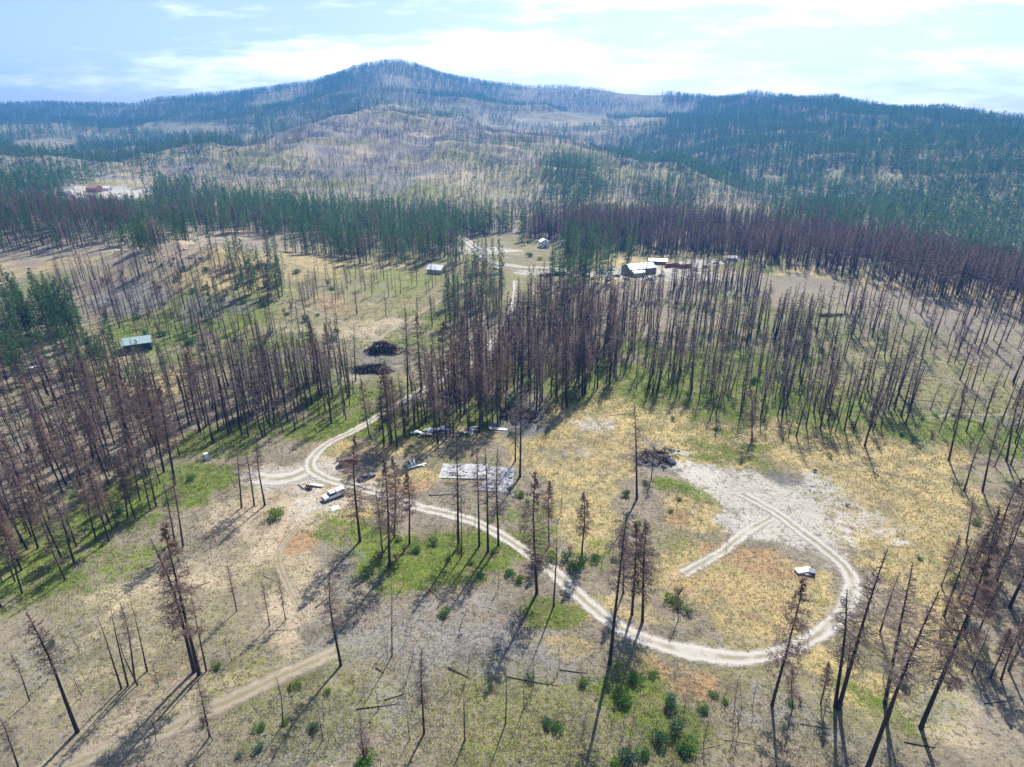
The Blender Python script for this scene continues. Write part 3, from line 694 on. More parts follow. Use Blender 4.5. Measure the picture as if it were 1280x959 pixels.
# ------------------------------------------------------------------ hero burnt pines
burnt_count = 0; used = []
SEEN = {}
def uniq(lbl):
    SEEN[lbl] = SEEN.get(lbl, 0)+1; return lbl
def put_burnt(p, h, proto, rz, lean, wide, label, hero=False, px=None):
    global burnt_count
    st, tm, bm, nm_ = BH[proto]
    o = thing('burnt_pine', label, 'tree', p, 0, 'burnt pines standing across the burn')
    q = Vector((lean[0], lean[1], 1)).normalized(); rot = Vector((0, 0, 1)).rotation_difference(q) @ Quaternion((0, 0, 1), rz)
    o.rotation_mode = 'QUATERNION'; o.rotation_quaternion = rot
    s_ = h/25.0; wx = s_*wide if h < 22 else (22/25)*(h/22)**0.45*wide; s_ *= .72 if st == 'broken' else 1; o.scale = (wx, wx, s_)
    link('trunk', tm, o); link('branches', bm, o)
    if nm_: link('needles', nm_, o)
    burnt_count += 1; used.append((p.x, p.y, max(1.3, h*0.07)))
def hero(bx, by, tx, ty, proto, wide=1.0, label=None):
    b = at(bx, by); d = math.hypot(b.x, b.y)
    dx, dy, dz = ray(tx, ty)
    # top point in the plane facing the camera through the base
    t = b.y/dy*1.0
    top = Vector((t*dx, t*dy, CAMH+t*dz)); h = max((top-b).length, 1.5)
    lean = ((top.x-b.x)/max(top.z-b.z, 1), (top.y-b.y)/max(top.z-b.z, 1))
    put_burnt(b, h, proto, rnd(0, 6.28), lean, wide, label or 'tall charred pine '+where(bx, by), True)
    return b, h
H = [
 (97,915,33,765,5,1.12,'tall black leaning pine trunk in the lower left corner, sparse top twigs'),
 (24,962,0,898,6,1.1,'dark twiggy pine cut by the bottom left corner of the photo'),
 (37,876,12,815,5,.9,'short thin charred pine left of the tall lower left trunk'),
 (152,861,122,770,7,1.1,'leftmost stem of the thin charred cluster at lower left'),
 (160,858,138,756,7,1.0,'second thin stem of the charred cluster at lower left'),
 (169,852,150,752,5,.8,'tallest thin stem in the charred cluster at lower left'),
 (172,857,146,790,9,1.12,'short stem at the front of the lower left cluster'),
 (184,839,163,752,7,1,'lone thin stem right of the lower left cluster'),
 (243,840,190,672,4,1.12,'left trunk of the tall charred pair below the left slope'),
 (249,844,203,650,0,1.0,'brown-twigged trunk of the tall charred pair below the left slope'),
 (258,839,238,742,7,1,'thin pine right of the tall charred pair'),
 (296,764,283,703,6,.9,'small charred pine above the tall pair, green tuft at top'),
 (262,921,246,848,3,1.0,'twiggy reddish pine standing below the tall charred pair'),
 (337,782,327,728,4,.9,'small bare pine left of the shaded gully'),
 (357,775,349,722,6,.9,'small bare pine beside the shaded gully'),
 (426,832,410,712,4,1.0,'lone black pine at the top end of the pale dirt track'),
 (404,925,397,880,7,1.12,'short crooked charred stem near the bottom edge'),
 (354,905,345,845,9,1.12,'thin charred stem with a green bush at its foot'),
 (490,820,489,728,7,.8,'thin pole beside a short black stump pole'),
 (484,824,483,790,9,1.12,'short black stump pole on the grey slope'),
 (530,917,527,810,6,.9,'black pine with grey twigs at bottom centre'),
 (456,950,450,892,6,1.12,'bushy dead sapling with bright green foot at the bottom edge'),
 (581,925,580,855,9,1.12,'thin charred stem right of the bottom centre pine'),
 (512,925,508,885,9,1.12,'thin leaning stem left of the bottom centre pine'),
 (632,905,630,820,9,.9,'thin pole on the olive slope below the slabs'),
 (655,886,655,838,9,1.1,'short pole on the olive slope below the shadows'),
 (450,677,442,543,2,1.12,'large pine with pale orange-brown crown beside the rusted van'),
 (487,708,480,572,0,1.12,'tall brown-crowned pine in front of the burnt car'),
 (493,672,490,570,1,1.0,'brown-crowned pine behind the tall one near the burnt car'),
 (512,680,507,590,8,1.12,'slim brown pine right of the pair near the burnt car'),
 (478,690,470,610,3,1.0,'small twiggy pine left of the tall brown-crowned pine'),
 (573,683,571,552,6,1.1,'tall black pine in front of the slab left end'),
 (577,696,576,612,7,.9,'thin charred pole close to the slab left end pine'),
 (599,683,596,566,5,1,'slim black pine in front of the slab corner'),
 (610,690,607,560,4,1,'middle black pine of the trio before the slabs'),
 (623,682,622,560,6,1,'tall black pine right of the trio before the slabs'),
 (671,742,668,588,2,1.12,'tall brown-crowned pine between the slabs and the roadside grass'),
 (692,758,696,655,7,1.1,'slim black pine near the bright green roadside grass'),
 (650,596,652,478,5,1.12,'black pine behind the ash-strewn slab'),
 (644,577,646,500,3,1.1,'dark twiggy pine between the debris heap and slab'),
 (727,697,729,614,1,1.12,'short conical brown pine with a green shrub foot'),
 (686,682,688,600,8,1.0,'slim brown pine behind the roadside shrubs'),
 (796,624,793,506,3,1.12,'black pine with dark crown beside the black rubble heap'),
 (814,600,818,552,3,1.12,'small dark pine leaning over the black rubble heap'),
 (762,830,784,640,5,1.12,'very tall black bare pine before the loop road fork'),
 (803,777,808,650,0,1.12,'tall mauve-crowned pine at the loop road fork'),
 (790,768,794,652,1,1.12,'brown-crowned pine in the mauve clump at the loop fork'),
 (779,742,776,660,8,1.1,'small brown pine at the left edge of the mauve clump'),
 (965,882,1006,722,0,.95,'leaning pine with ragged brown hanging twigs below the loop'),
 (1026,879,1036,826,8,1.12,'small brown sapling below the loop road'),
 (991,884,990,838,2,1.12,'small bushy rust-brown dead sapling below the loop'),
 (1044,884,1060,735,4,1.12,'left stem of the joined pair below the loop, curved top twigs'),
 (1048,886,1109,686,3,1.12,'right stem of the joined pair below the loop'),
 (1052,880,1064,800,9,1.1,'short thin pole inside the joined pair below the loop'),
 (1106,880,1141,704,4,1.1,'tall leaning black pine in the lower right group'),
 (1108,905,1150,790,3,1.0,'bare twiggy pine in the middle of the lower right group'),
 (1084,962,1174,738,5,1.12,'thick black leaning trunk at the bottom of the lower right group'),
 (1151,910,1238,690,0,1.12,'thickest leaning trunk of the lower right, wide brown-grey crown'),
 (1251,850,1284,775,2,1.12,'dark red-brown leaning pine near the right edge'),
 (1238,848,1262,785,8,1.12,'small brown pine left of the red-brown edge pine'),
 (1215,840,1238,780,3,1,'small twiggy pine right of the thickest leaning trunk'),
 (1208,678,1217,615,3,1.1,'curved dark snag in the straw clearing corner'),
 (1205,614,1230,540,6,1.1,'black leaning pine at the corner of the straw clearing'),
 (1186,575,1207,478,5,1.12,'tall black pine behind the straw clearing'),
 (1081,558,1102,466,6,1.12,'tall black pine at the far edge of the straw clearing'),
 (1228,614,1252,520,6,1.1,'black pine right of the straw clearing corner'),
 (1258,576,1283,470,5,1.12,'thick black pine near the right edge above the clearing'),
 (1190,614,1196,585,9,1.12,'short black snag beside the straw clearing corner'),
 (940,549,938,478,2,1.1,'brown-crowned pine at the front of the wide black stand'),
 (848,775,846,738,6,1.12,'bushy grey dead sapling with dark green foot in the dry loop'),
 (302,635,295,560,6,1.1,'left black pine of the trio below the turnout'),
 (318,632,306,560,6,1.1,'middle black pine of the trio below the turnout'),
 (331,632,321,548,5,1.1,'right black pine of the trio below the turnout'),
 (1290,690,1330,560,2,1.3,None),(1246,725,1283,632,0,1.12,'brown-crowned leaning pine at the right edge of the clearing'),
 (1262,760,1300,650,1,1.3,None),(1180,770,1215,672,3,1.12,'dark crowned pine in the thicket right of the loop'),(1205,790,1240,690,0,1.12,'broad brown-crowned pine in the thicket right of the loop'),
 (1100,790,1125,715,3,1.1,'slim twiggy pine in the straw grass right of the loop'),
 (220,686,202,598,6,1,None),(229,683,214,590,5,1,None),(219,606,198,480,1,1.1,None),(205,590,180,470,0,1.1,None),(163,585,140,455,0,1.1,None),
 (865,488,868,400,6,1,None),(528,488,520,390,0,1.0,None),(510,520,506,380,5,1.1,None),(560,520,555,400,1,1.1,None),(480,558,476,470,6,1,None),
]
for a in H:
    b_, h_ = hero(*a[:6], a[6] if a[6] else None)

# ------------------------------------------------------------------ scattered trees by zone: polygons (px,py of the feet), spacing, mix
def inpoly(px, py, poly):
    ins = np.zeros(px.shape, bool); n = len(poly)
    for i in range(n):
        x0, y0 = poly[i]; x1, y1 = poly[(i+1) % n]
        if y0 == y1: continue
        m = ((y0 > py) != (y1 > py)) & (px < (x1-x0)*(py-y0)/(y1-y0)+x0)
        ins ^= m
    return ins
ZN = [ # name, polygon, rmin, rmax, spacing m, fraction green, fraction brown-needled, height lo, hi, clump
 ('left', [(-90,520),(0,490),(60,478),(150,490),(215,520),(240,560),(235,600),(190,640),(120,690),(60,745),(-90,780)],0,400,4.7,0.0,.65,11,22,.2),
 ('leftup', [(-90,440),(0,452),(60,450),(150,462),(215,478),(225,525),(150,495),(60,480),(0,495),(-90,520)],0,400,4.6,.5,.6,13,20,.2),
 ('leftrow', [(220,500),(300,470),(430,440),(450,470),(445,520),(390,540),(310,548),(250,560)],0,400,3.9,0,.25,14,25,.35),
 ('leftmid', [(250,440),(330,420),(430,420),(430,445),(300,475),(220,500)],0,400,8,0,.3,14,24,.4),
 ('roadside', [(450,545),(480,500),(560,455),(610,425),(640,430),(560,480),(500,520),(480,560)],0,400,6.5,0,.4,14,25,.2),
 ('center', [(480,560),(520,515),(600,455),(640,410),(720,395),(760,430),(770,480),(720,505),(690,520),(650,532),(610,540),(560,552)],0,450,3.7,0,.45,15,27,.25),
 ('centerback', [(570,380),(640,380),(720,370),(760,400),(700,420),(630,430),(590,440),(560,420)],0,450,4.6,.15,.4,11,20,.3),
 ('wide', [(760,430),(720,395),(820,360),(900,345),(980,355),(1020,390),(1010,450),(1000,520),(975,545),(930,535),(850,505),(770,480)],0,500,4.6,0,.27,12,24,.42),
 ('wideright', [(1000,355),(1060,380),(1120,420),(1160,470),(1150,530),(1090,555),(1030,548),(975,545),(1005,470)],0,500,6.0,0,.12,13,25,.45),
 ('rightsparse', [(1060,380),(1130,372),(1290,400),(1350,420),(1350,600),(1270,640),(1210,610),(1170,560),(1150,520),(1165,470),(1120,420)],0,500,8.8,0,.08,11,23,.3),
 ('belt', [(660,300),(760,310),(820,320),(900,322),(960,335),(1040,345),(1100,356),(1180,378),(1290,405),(1400,440),(1400,360),(1280,352),(1120,318),(960,290),(800,280),(660,282)],340,900,4.2,.05,.8,16,25,.15),
 ('belt2', [(560,285),(700,280),(800,282),(820,300),(780,325),(700,332),(640,340),(600,330),(560,310)],380,900,6.0,.5,.7,16,24,.4),
 ('roadpines', [(555,350),(632,350),(634,410),(560,410)],0,600,6.0,.38,.5,13,22,.15),
 ('midsparse', [(655,350),(900,345),(900,362),(740,385),(655,380)],0,600,11,.05,.4,9,15,.3),
 ('valleygreen', [(685,346),(700,338),(740,334),(795,336),(790,352),(730,360),(690,358)],300,700,5.2,.8,.6,15,21,.2),
 ('greenbelt', [(150,314),(200,318),(260,312),(330,324),(420,332),(500,338),(560,342),(640,350),(640,290),(560,275),(480,275),(320,266),(200,262),(130,275)],380,1000,5.2,.62,.8,15,23,.35),
 ('leftpurple', [(-120,335),(0,318),(100,312),(170,308),(160,270),(100,262),(0,262),(-150,270)],380,1000,5.0,.30,.8,15,24,.25),
 ('leftgreenfar', [(-150,270),(60,258),(240,262),(260,245),(200,236),(0,225),(-150,225)],700,1500,6.6,.75,.8,16,24,.2),
 ('knollgreen', [(285,330),(350,325),(356,376),(300,376)],0,600,6.0,.95,.5,14,20,.15),
 ('knolltop', [(165,318),(290,312),(300,330),(190,345)],0,600,8.5,.6,.5,14,21,.2),
 ('knoll', [(120,340),(250,330),(330,350),(400,380),(330,440),(200,430),(110,400),(60,360)],0,600,5.6,.22,.35,9,19,.3),
 ('leftbrush', [(100,440),(240,440),(330,430),(350,455),(300,480),(215,480),(110,465)],0,600,9,.35,.4,8,18,.3),
 ('leftedge', [(-80,470),(-80,380),(10,385),(60,392),(110,405),(105,450),(50,452),(0,455)],0,500,5.6,.95,.5,17,24,.2),
 ('thicket', [(1165,720),(1290,640),(1420,660),(1420,930),(1310,880),(1240,850),(1200,800)],0,300,5.6,0,.7,12,22,.15),
 ('shedside', [(100,395),(160,400),(170,415),(140,440),(100,440)],0,500,9,.5,.6,10,16,.2),
 ('meadow', [(400,340),(540,345),(600,370),(560,420),(430,400),(350,370)],0,600,9.5,.15,.5,9,16,.42),
 ('spur', [(150,222),(250,198),(330,178),(400,152),(490,132),(560,150),(640,165),(700,170),(760,188),(830,212),(900,238),(1010,266),(960,282),(800,276),(640,270),(480,268),(320,260),(240,245)],620,1700,7.0,.36,.5,8,15,.2),
 ('spurdark', [(690,205),(740,200),(770,235),(740,262),(690,258)],650,1500,6.2,.9,.5,14,21,.1),
 ('spurdark2', [(790,240),(840,232),(880,250),(860,276),(800,274)],650,1400,6.4,.65,.5,14,21,.1),
 ('spurcrest', [(240,205),(330,182),(400,160),(490,140),(560,155),(700,176),(700,186),(560,166),(490,150),(400,168),(330,192),(240,215)],900,1700,13,.1,.5,9,15,.3),
 ('footgreen', [(240,262),(400,268),(560,272),(700,274),(860,284),(1000,296),(1000,282),(800,275),(560,268),(400,262),(260,250)],560,800,6.2,.75,.7,14,20,.25),
 ('lefthill', [(-150,225),(150,222),(250,200),(330,178),(400,150),(440,135),(440,80),(300,110),(150,125),(0,130),(-150,130)],1050,3600,9.0,.80,.6,15,22,.30),
 ('peak', [(400,150),(490,130),(540,135),(600,125),(640,110),(600,95),(560,85),(480,66),(430,78),(400,95)],1650,3600,9.5,.75,.6,15,22,.25),
 ('midslope', [(540,150),(700,170),(850,200),(850,150),(760,120),(640,102),(600,120),(500,128)],1500,3600,8.5,.70,.5,10,17,.2),
 ('righthill', [(760,190),(830,212),(900,236),(1010,266),(1120,290),(1290,335),(1420,370),(1420,150),(1280,140),(1130,120),(960,112),(850,112),(850,150)],640,3000,6.9,.90,.7,14,22,.1),
 ('rightfoot', [(960,282),(1010,266),(1120,290),(1290,335),(1420,375),(1420,410),(1280,375),(1120,330)],480,1200,5.6,.5,.85,16,24,.2),
]
CLEAR = [  # open pockets: px, py, rx, ry
 (132,248,64,17),(830,341,72,11),(600,308,34,9),(545,337,20,7),(680,309,20,6),(640,362,14,22),(472,440,52,30),
 (960,228,24,9),(1110,226,22,10),(60,185,44,10),(235,162,60,7),(700,150,60,9),(880,330,40,7),(535,222,22,5),(1040,222,16,9),(530,490,0,0),(330,395,50,14),(240,322,26,7)]
CLW = []
for (px, py, rx, ry) in CLEAR:
    if rx: CLW.append((px, py, rx, ry))
cands = []
WMARG = R(43)
for (nm_, poly, rmin, rmax, sp_, fg, fb, hl, hh, cl_) in ZN:
    P_ = np.array(poly, float)
    if rmax < 1100:
        Wp = [at(min(max(a, -150), 1430), max(b, 215)) for a, b in poly]
        x0, x1 = min(p.x for p in Wp)-5, max(p.x for p in Wp)+5; y0, y1 = min(p.y for p in Wp)-5, max(p.y for p in Wp)+5
        x0 = max(x0, -1100); x1 = min(x1, 1100); y1 = min(y1, rmax)
        n = int((x1-x0)*(y1-y0)/sp_**2); x = rng.uniform(x0, x1, n); y = rng.uniform(y0, y1, n)
    else:
        area = 0.5*(rmax**2-rmin**2)*2*WMARG; n = int(area/sp_**2)
        r = np.sqrt(rng.uniform(rmin**2, rmax**2, n)); a = rng.uniform(-WMARG, WMARG, n); x = r*np.sin(a); y = r*np.cos(a)
    r = np.hypot(x, y); z = hgt(x, y); px, py, dep = project(x, y, z)
    jit = 3.0 if rmax < 700 else 7.0 if rmax < 1100 else 13.0
    wob = 5 if rmax < 1100 else 26
    jx = rng.normal(0, jit, n)+(fbm(x, y, 120, 3, 2)-.5)*wob*3; jy = rng.normal(0, jit*.35, n)+(fbm(x, y, 120, 3, 3)-.5)*wob*.5
    ok = inpoly(px+jx, py+jy, poly) & (r > rmin) & (r < rmax)
    cn = fbm(x, y, 26 if rmax < 700 else 90, 3, 5); ok &= cn > cl_*0.9+0.05 if cl_ > .3 else cn > cl_*0.6
    if nm_ in ('midslope', 'lefthill', 'righthill', 'peak'):
        k2 = fbm(x, y, 220, 3, 1); keep = {'midslope': .38, 'lefthill': .40, 'peak': .30, 'righthill': .16}[nm_]
        ok &= (k2 > keep) | (rng.random(n) < 0.25)
    for (cx, cy_, rx, ry) in CLW: ok &= (((px-cx)/rx)**2+((py-cy_)/ry)**2 > 1)
    x, y, z, px, py, dep, r = [q[ok] for q in (x, y, z, px, py, dep, r)]
    ok = roadclear(x, y, 1.2); x, y, z, px, py, dep, r = [q[ok] for q in (x, y, z, px, py, dep, r)]
    n = len(x)
    h = rng.uniform(hl, hh, n)*np.where(rng.random(n) < .15, .6, 1)
    gr_noise = fbm(x, y, 60 if rmax < 1100 else 190, 3, 6)
    isg = (rng.random(n)*0.6+gr_noise*0.9-0.25) < fg if fg < 0.95 else np.ones(n, bool)
    if fg == 0: isg[:] = False
    isb = rng.random(n) < fb
    for i in range(n): cands.append((nm_, x[i], y[i], z[i], px[i], py[i], dep[i], h[i], bool(isg[i]), bool(isb[i])))
# trees already standing and building sites keep others away
KEEP = [(at(px, py), rad) for px, py, rad in ((174,435,8),(797,342,15),(845,335,9),(860,336,9),(545,338,7),(680,310,7),(120,240,12),(472,436,9),(468,462,7),(43,465,4),(650,522,5),(535,540,4),(416,621,6),(590,600,14))]
U = np.array(used)
def ok_place(x, y, minsep):
    for p, rad in KEEP:
        if (p.x-x)**2+(p.y-y)**2 < rad*rad: return False
    return not ((U[:, 0]-x)**2+(U[:, 1]-y)**2 < np.maximum(U[:, 2], minsep)**2).any()
cands = [c for c in cands if ok_place(c[1], c[2], 1.5)]
# thin trees standing closer than 2 m to each other
cell = {}; out_ = []
for c in cands:
    k = (int(c[1]//2.3), int(c[2]//2.3))
    if k in cell: continue
    cell[k] = 1; out_.append(c)
cands = out_
print('trees', len(cands), 'green', sum(c[8] for c in cands))
def inview(c): return -8 < c[4] < 1288 and -5 < c[5]-F*c[7]/c[6]*0.5 < 975
size = lambda c: c[7]/c[6]
burn = sorted([c for c in cands if not c[8]], key=size, reverse=True); grn = sorted([c for c in cands if c[8]], key=size, reverse=True)
NB, NG = 300-burnt_count, 300
ind_b = [c for c in burn if inview(c)][:NB]; s_ = set(id(c) for c in ind_b); rest_b = [c for c in burn if id(c) not in s_]
ind_g = [c for c in grn if inview(c)][:NG]; s_ = set(id(c) for c in ind_g); rest_g = [c for c in grn if id(c) not in s_]
brown_i = [i for i, b in enumerate(BSPEC) if b[0] == 'brown']; bare_i = [i for i, b in enumerate(BSPEC) if b[0] == 'bare']
for c in ind_b:
    k = random.choice(brown_i) if c[9] else random.choice(bare_i+bare_i+[7, 10, 11])
    lean = (random.gauss(0, .035), random.gauss(0, .03))
    lbl = '%s %s pine %s' % ('tall' if c[7] > 22 else 'mid-height' if c[7] > 16 else 'short', 'brown-needled burnt' if BSPEC[k][0] == 'brown' else 'bare black burnt' if BSPEC[k][0] == 'bare' else 'fork-topped burnt' if BSPEC[k][0] == 'fork' else 'broken-topped charred' if BSPEC[k][0] == 'broken' else 'branchless charred', where(c[4], c[5]))
    put_burnt(Vector((c[1], c[2], c[3]-.1)), c[7], k, rnd(0, 6.28), lean, rnd(.85, 1.15), uniq(lbl))
for c in ind_g:
    tm, cm = random.choice(GH); o = thing('green_pine', '%s living green pine %s' % ('tall' if c[7] > 21 else 'mid-height' if c[7] > 15 else 'small', where(c[4], c[5])), 'tree', (c[1], c[2], c[3]-.1), rnd(0, 6.28), 'living green pines')
    s_ = c[7]/25; o.scale = (s_*rnd(.9, 1.15),)*2+(s_,)
    link('trunk', tm, o); link('crown', cm, o)
def mk(lst, green, lod):
    it = []
    for c in lst:
        if green: k = random.randrange(len(GL[lod]))
        else:
            k = random.choice(brown_i if c[9] else bare_i+[7, 11])*2+random.randrange(2)
        it.append((c[1], c[2], c[7], k, rnd(0, 6.28), random.gauss(0, .035), random.gauss(0, .03), rnd(0, 1), rnd(.85, 1.2)))
    return it
LODPX = 26
def split(l): return [c for c in l if size(c)*F > LODPX and inview(c)], [c for c in l if not (size(c)*F > LODPX and inview(c))]
m1, m2 = split(rest_b); q1, q2 = split(rest_g)
BM = [MT['char'], MT['twig'], MT['needle']]; GM = [MT['bark'], MT['leafpine']]
print('ind', len(ind_b), len(ind_g), 'mid', len(m1), len(q1), 'far', len(m2), len(q2))
if m1: merged('burnt_woods', mk(m1, False, 1), BL[1], BM, 'mass of burnt brown and black pines filling the middle distance', 'burnt woods')
if m2: merged('burnt_hillside_woods', mk(m2, False, 2), BL[2], BM, 'thin burnt pines scattered over the far belt and hills', 'burnt woods')
if q1: merged('green_woods', mk(q1, True, 1), GL[1], GM, 'mass of green pines among the burnt woods', 'green woods')
if q2: merged('green_hillside_woods', mk(q2, True, 2), GL[2], GM, 'blue-green pine forest covering the far hillsides', 'green woods')
# ------------------------------------------------------------------ built things
def obj(name, buf, mats, parent=None, loc=None, smooth=False, rz=0):
    o = link(name, buf.mesh(name, mats if isinstance(mats, (list, tuple)) else [mats], smooth), parent, loc)
    if rz: o.rotation_euler = (0, 0, rz)
    return o
def B1(c, d, **k): b = Buf(); b.box(c, d, **k); return b
def wheel(parent, x, y, r=0.38, w=0.26, rim=True):
    b = Buf(); b.tube([(x, y-w/2, r), (x, y-w*0.4, r), (x, y+w*0.4, r), (x, y+w/2, r)], [r*0.92, r, r, r*0.92], 16)
    o = obj('wheel', b, MT['rubber'], parent, smooth=False)
    if rim:
        c = Buf(); c.tube([(x, y-w/2-0.01, r), (x, y+w/2+0.01, r)], [r*0.5, r*0.5], 12); obj('rim', c, MT['chrome'], o)
def aim(p, q): return math.atan2(q.y-p.y, q.x-p.x)
# white pickup with a camper cap, nose towards the lower left
pa = at(430, 617); pb = at(404, 627); c = (pa+pb)/2; c.z = float(hgt(c.x, c.y))+0.02
t = thing('parked_pickup', 'white pickup with white camper cap parked by the sharp road bend', 'pickup', c, aim(pa, pb))
b = Buf()
b.prism([(-2.85, .45), (-2.85, 1.05), (-0.55, 1.1), (-0.55, 1.12), (1.2, 1.12), (2.6, 1.02), (2.8, .9), (2.8, .45)], -0.98, 0.98); obj('body', b, MT['white'], t)
b = Buf(); b.box((0.35, 0, 1.42), (1.75, 1.78, .62), taper=0.86); obj('windows', b, MT['glass'], t)
b = Buf(); b.box((0.30, 0, 1.76), (1.35, 1.56, .08)); obj('roof', b, MT['white'], t)
b = Buf(); b.box((-1.72, 0, 1.44), (2.25, 1.86, .68), taper=0.93); b.box((-1.72, 0, 1.80), (2.15, 1.75, .06)); cp_ = obj('camper_cap', b, MT['white'], t)
b = Buf(); b.box((-1.72, .93, 1.5), (1.4, .03, .3)); b.box((-1.72, -.93, 1.5), (1.4, .03, .3)); obj('window', b, MT['glass'], cp_)
b = Buf(); b.box((2.02, 0, 1.115), (1.35, 1.7, .05), ry=.075); obj('hood', b, MT['white'], t)
b = Buf(); b.box((2.86, 0, .6), (.12, 1.9, .2)); obj('bumper', b, MT['chrome'], t)
b = Buf(); b.box((2.81, 0, .84), (.06, 1.0, .2)); obj('grille', b, MT['burnt'], t)
for y in (-.6, .6):
    b = Buf(); b.box((2.81, y, .86), (.06, .28, .17)); obj('headlight', b, MT['chrome'], t)
for x in (-1.8, 1.85):
    for y in (-.88, .88): wheel(t, x, y)
# burnt car (sedan shell) and rusted van shell
pa = at(448, 602); pb = at(468, 594); c = (pa+pb)/2; c.z = float(hgt(c.x, c.y))-0.08
t = thing('burnt_car', 'burnt dark blue-grey car shell behind the white pickup', 'car', c, aim(pa, pb))
b = Buf(); b.prism([(-2.3, .3), (-2.3, .85), (-1.5, .98), (1.0, .98), (2.25, .8), (2.3, .3)], -.88, .88); obj('body', b, MT['bluegrey'], t)
b = Buf(); b.prism([(-1.5, .98), (-1.1, 1.4), (0.35, 1.4), (1.0, .98)], -.6, .6); obj('cabin', b, MT['glass'], t)
b = Buf(); b.box((-.38, 0, 1.42), (1.4, 1.38, .05)); obj('roof', b, MT['burnt'], t)
for x in (-1.4, 1.4):
    for y in (-.8, .8): wheel(t, x, y, .31, .2)
pa = at(424, 582); pb = at(447, 578); c = (pa+pb)/2; c.z = float(hgt(c.x, c.y))-0.05
t = thing('rusted_van', 'rusted brown boxy van shell in the dry grass behind the burnt car', 'van', c, aim(pa, pb))
b = Buf(); b.prism([(-2.5, .35), (-2.5, 1.9), (1.4, 1.9), (2.0, 1.25), (2.6, 1.1), (2.6, .35)], -.95, .95); obj('body', b, MT['rustm'], t)
b = Buf(); b.box((-1.6, 0, 1.45), (1.1, 1.93, .5)); b.box((-.1, 0, 1.45), (1.1, 1.93, .5)); b.box((1.58, 0, 1.52), (.05, 1.5, .5), ry=-.75); obj('window', b, MT['glass'], t)
b = Buf(); b.box((-.6, 0, 1.94), (3.7, 1.7, .06)); obj('roof', b, MT['wallbrown'], t)
for x in (-1.6, 1.7):
    for y in (-.86, .86): wheel(t, x, y, .34, .22, False)
# scrap machine + white boards by the pickup
c = at(386, 611)
t = thing('garden_tractor', 'small dark red machine on wheels left of the white pickup', 'tractor', c, 2.4)
b = Buf(); b.box((.5, 0, .75), (.95, .6, .5), taper=.8); obj('hood', b, MT['rustm'], t)
b = Buf(); b.box((-.1, 0, .42), (2.0, .5, .16)); obj('chassis', b, MT['burnt'], t)
b = Buf(); b.box((-.5, 0, .8), (.5, .5, .12)); b.box((-.75, 0, 1.05), (.1, .5, .45)); obj('seat', b, MT['bluegrey'], t)
b = Buf(); b.tube([(0.05, 0, .8), (-.15, 0, 1.15)], [.03, .03], 6); b.tube([(-.15, -.2, 1.15), (-.15, .2, 1.15)], [.03, .03], 6); obj('steering_wheel', b, MT['burnt'], t)
for x, r in ((.75, .25), (-.6, .42)):
    for y in (-.48, .48): wheel(t, x, y, r, .22)
def beam(name, lbl, cat, pts, th, mat, group=None, lift=.15):
    p, q = at(*pts[0]), at(*pts[1]); c = (p+q)/2; L = (q-p).length
    o = link(name, B1((0, 0, 0), (L, th[0], th[1])).mesh(name, [mat])); o.location = (c.x, c.y, float(hgt(c.x, c.y))+lift)
    o.rotation_euler = (0, 0, aim(p, q)); tag(o, lbl, cat, group); return o
beam('long_board', 'long pale board lying behind the red machine', 'board', ((388, 607), (404, 609)), (.8, .35), MT['board'], lift=.35)
beam('timber_beam', 'dark thin pole lying left of the red machine', 'pole', ((373, 606), (380, 612)), (.18, .18), MT['burnt'])
beam('sheet_panel', 'pale flat sheet on the dirt below the white pickup', 'sheet', ((414, 637), (424, 634)), (1.8, .05), MT['sheet'], lift=.12)
# white timber stack left of the slab
for k, (a_, b_, lb) in enumerate((((508, 583), (531, 583), 'front white board of the stack left of the slab'), ((510, 587), (533, 581), 'longest white board of the stack left of the slab'), ((512, 577), (516, 585), 'left upright-lying white board crossing the stack'), ((517, 576), (519, 584), 'right short white board crossing the stack'))):
    beam('timber_beam', lb, 'board', (a_, b_), (.45, .22), MT['board'], 'white boards left of the slab', .2+.2*k)
# slabs
def slab(name, lbl, corners, mat, th=.28):
    P_ = [at(*p) for p in corners]; z = max(p.z for p in P_)+.12; c = sum(P_, Vector())/len(P_)
    b = Buf(); vs = [(p.x-c.x, p.y-c.y, z-c.z) for p in P_]+[(p.x-c.x, p.y-c.y, -1.2) for p in P_]; n = len(P_)
    b.add(vs, [tuple(range(n)), tuple(range(n, 2*n))[::-1]]+[(i, i+n, (i+1) % n+n, (i+1) % n) for i in range(n)])
    o = obj(name, b, mat, None, c); tag(o, lbl, 'foundation'); return o, z
slab('concrete_slab', 'pale bare concrete foundation slab right of the white boards', [(548, 598), (606, 600), (610, 582), (554, 580)], MT['concrete'])
sl, sz = slab('ash_slab', 'ash-strewn second foundation slab with dark debris specks', [(596, 613), (640, 618), (643, 586), (611, 583), (607, 600)], MT['slabash'])
# debris pieces: helper for a heap of irregular plates or rocks, each its own thing where large
def rockmesh(r, seed, flat=.7, sub=2):
    import bmesh
    bm = bmesh.new(); bmesh.ops.create_icosphere(bm, subdivisions=sub, radius=r)
    rs = random.Random(seed); ax = [Vector((rs.uniform(-1, 1), rs.uniform(-1, 1), rs.uniform(-1, 1))).normalized() for _ in range(9)]; cut = [rs.uniform(.55, .9)*r for _ in ax]
    for v_ in bm.verts:
        for a_, k in zip(ax, cut):
            d_ = v_.co.dot(a_)
            if d_ > k: v_.co -= a_*(d_-k)
        v_.co.z *= flat; v_.co *= 1+rs.uniform(-.04, .04)
    me = bpy.data.meshes.new('rock'); bm.to_mesh(me); bm.free(); return me
RK = [rockmesh(1, k, .5+.06*(k % 4)) for k in range(6)]; RKB = [m.copy() for m in RK]
for m in RK: m.materials.append(MT['rock'])
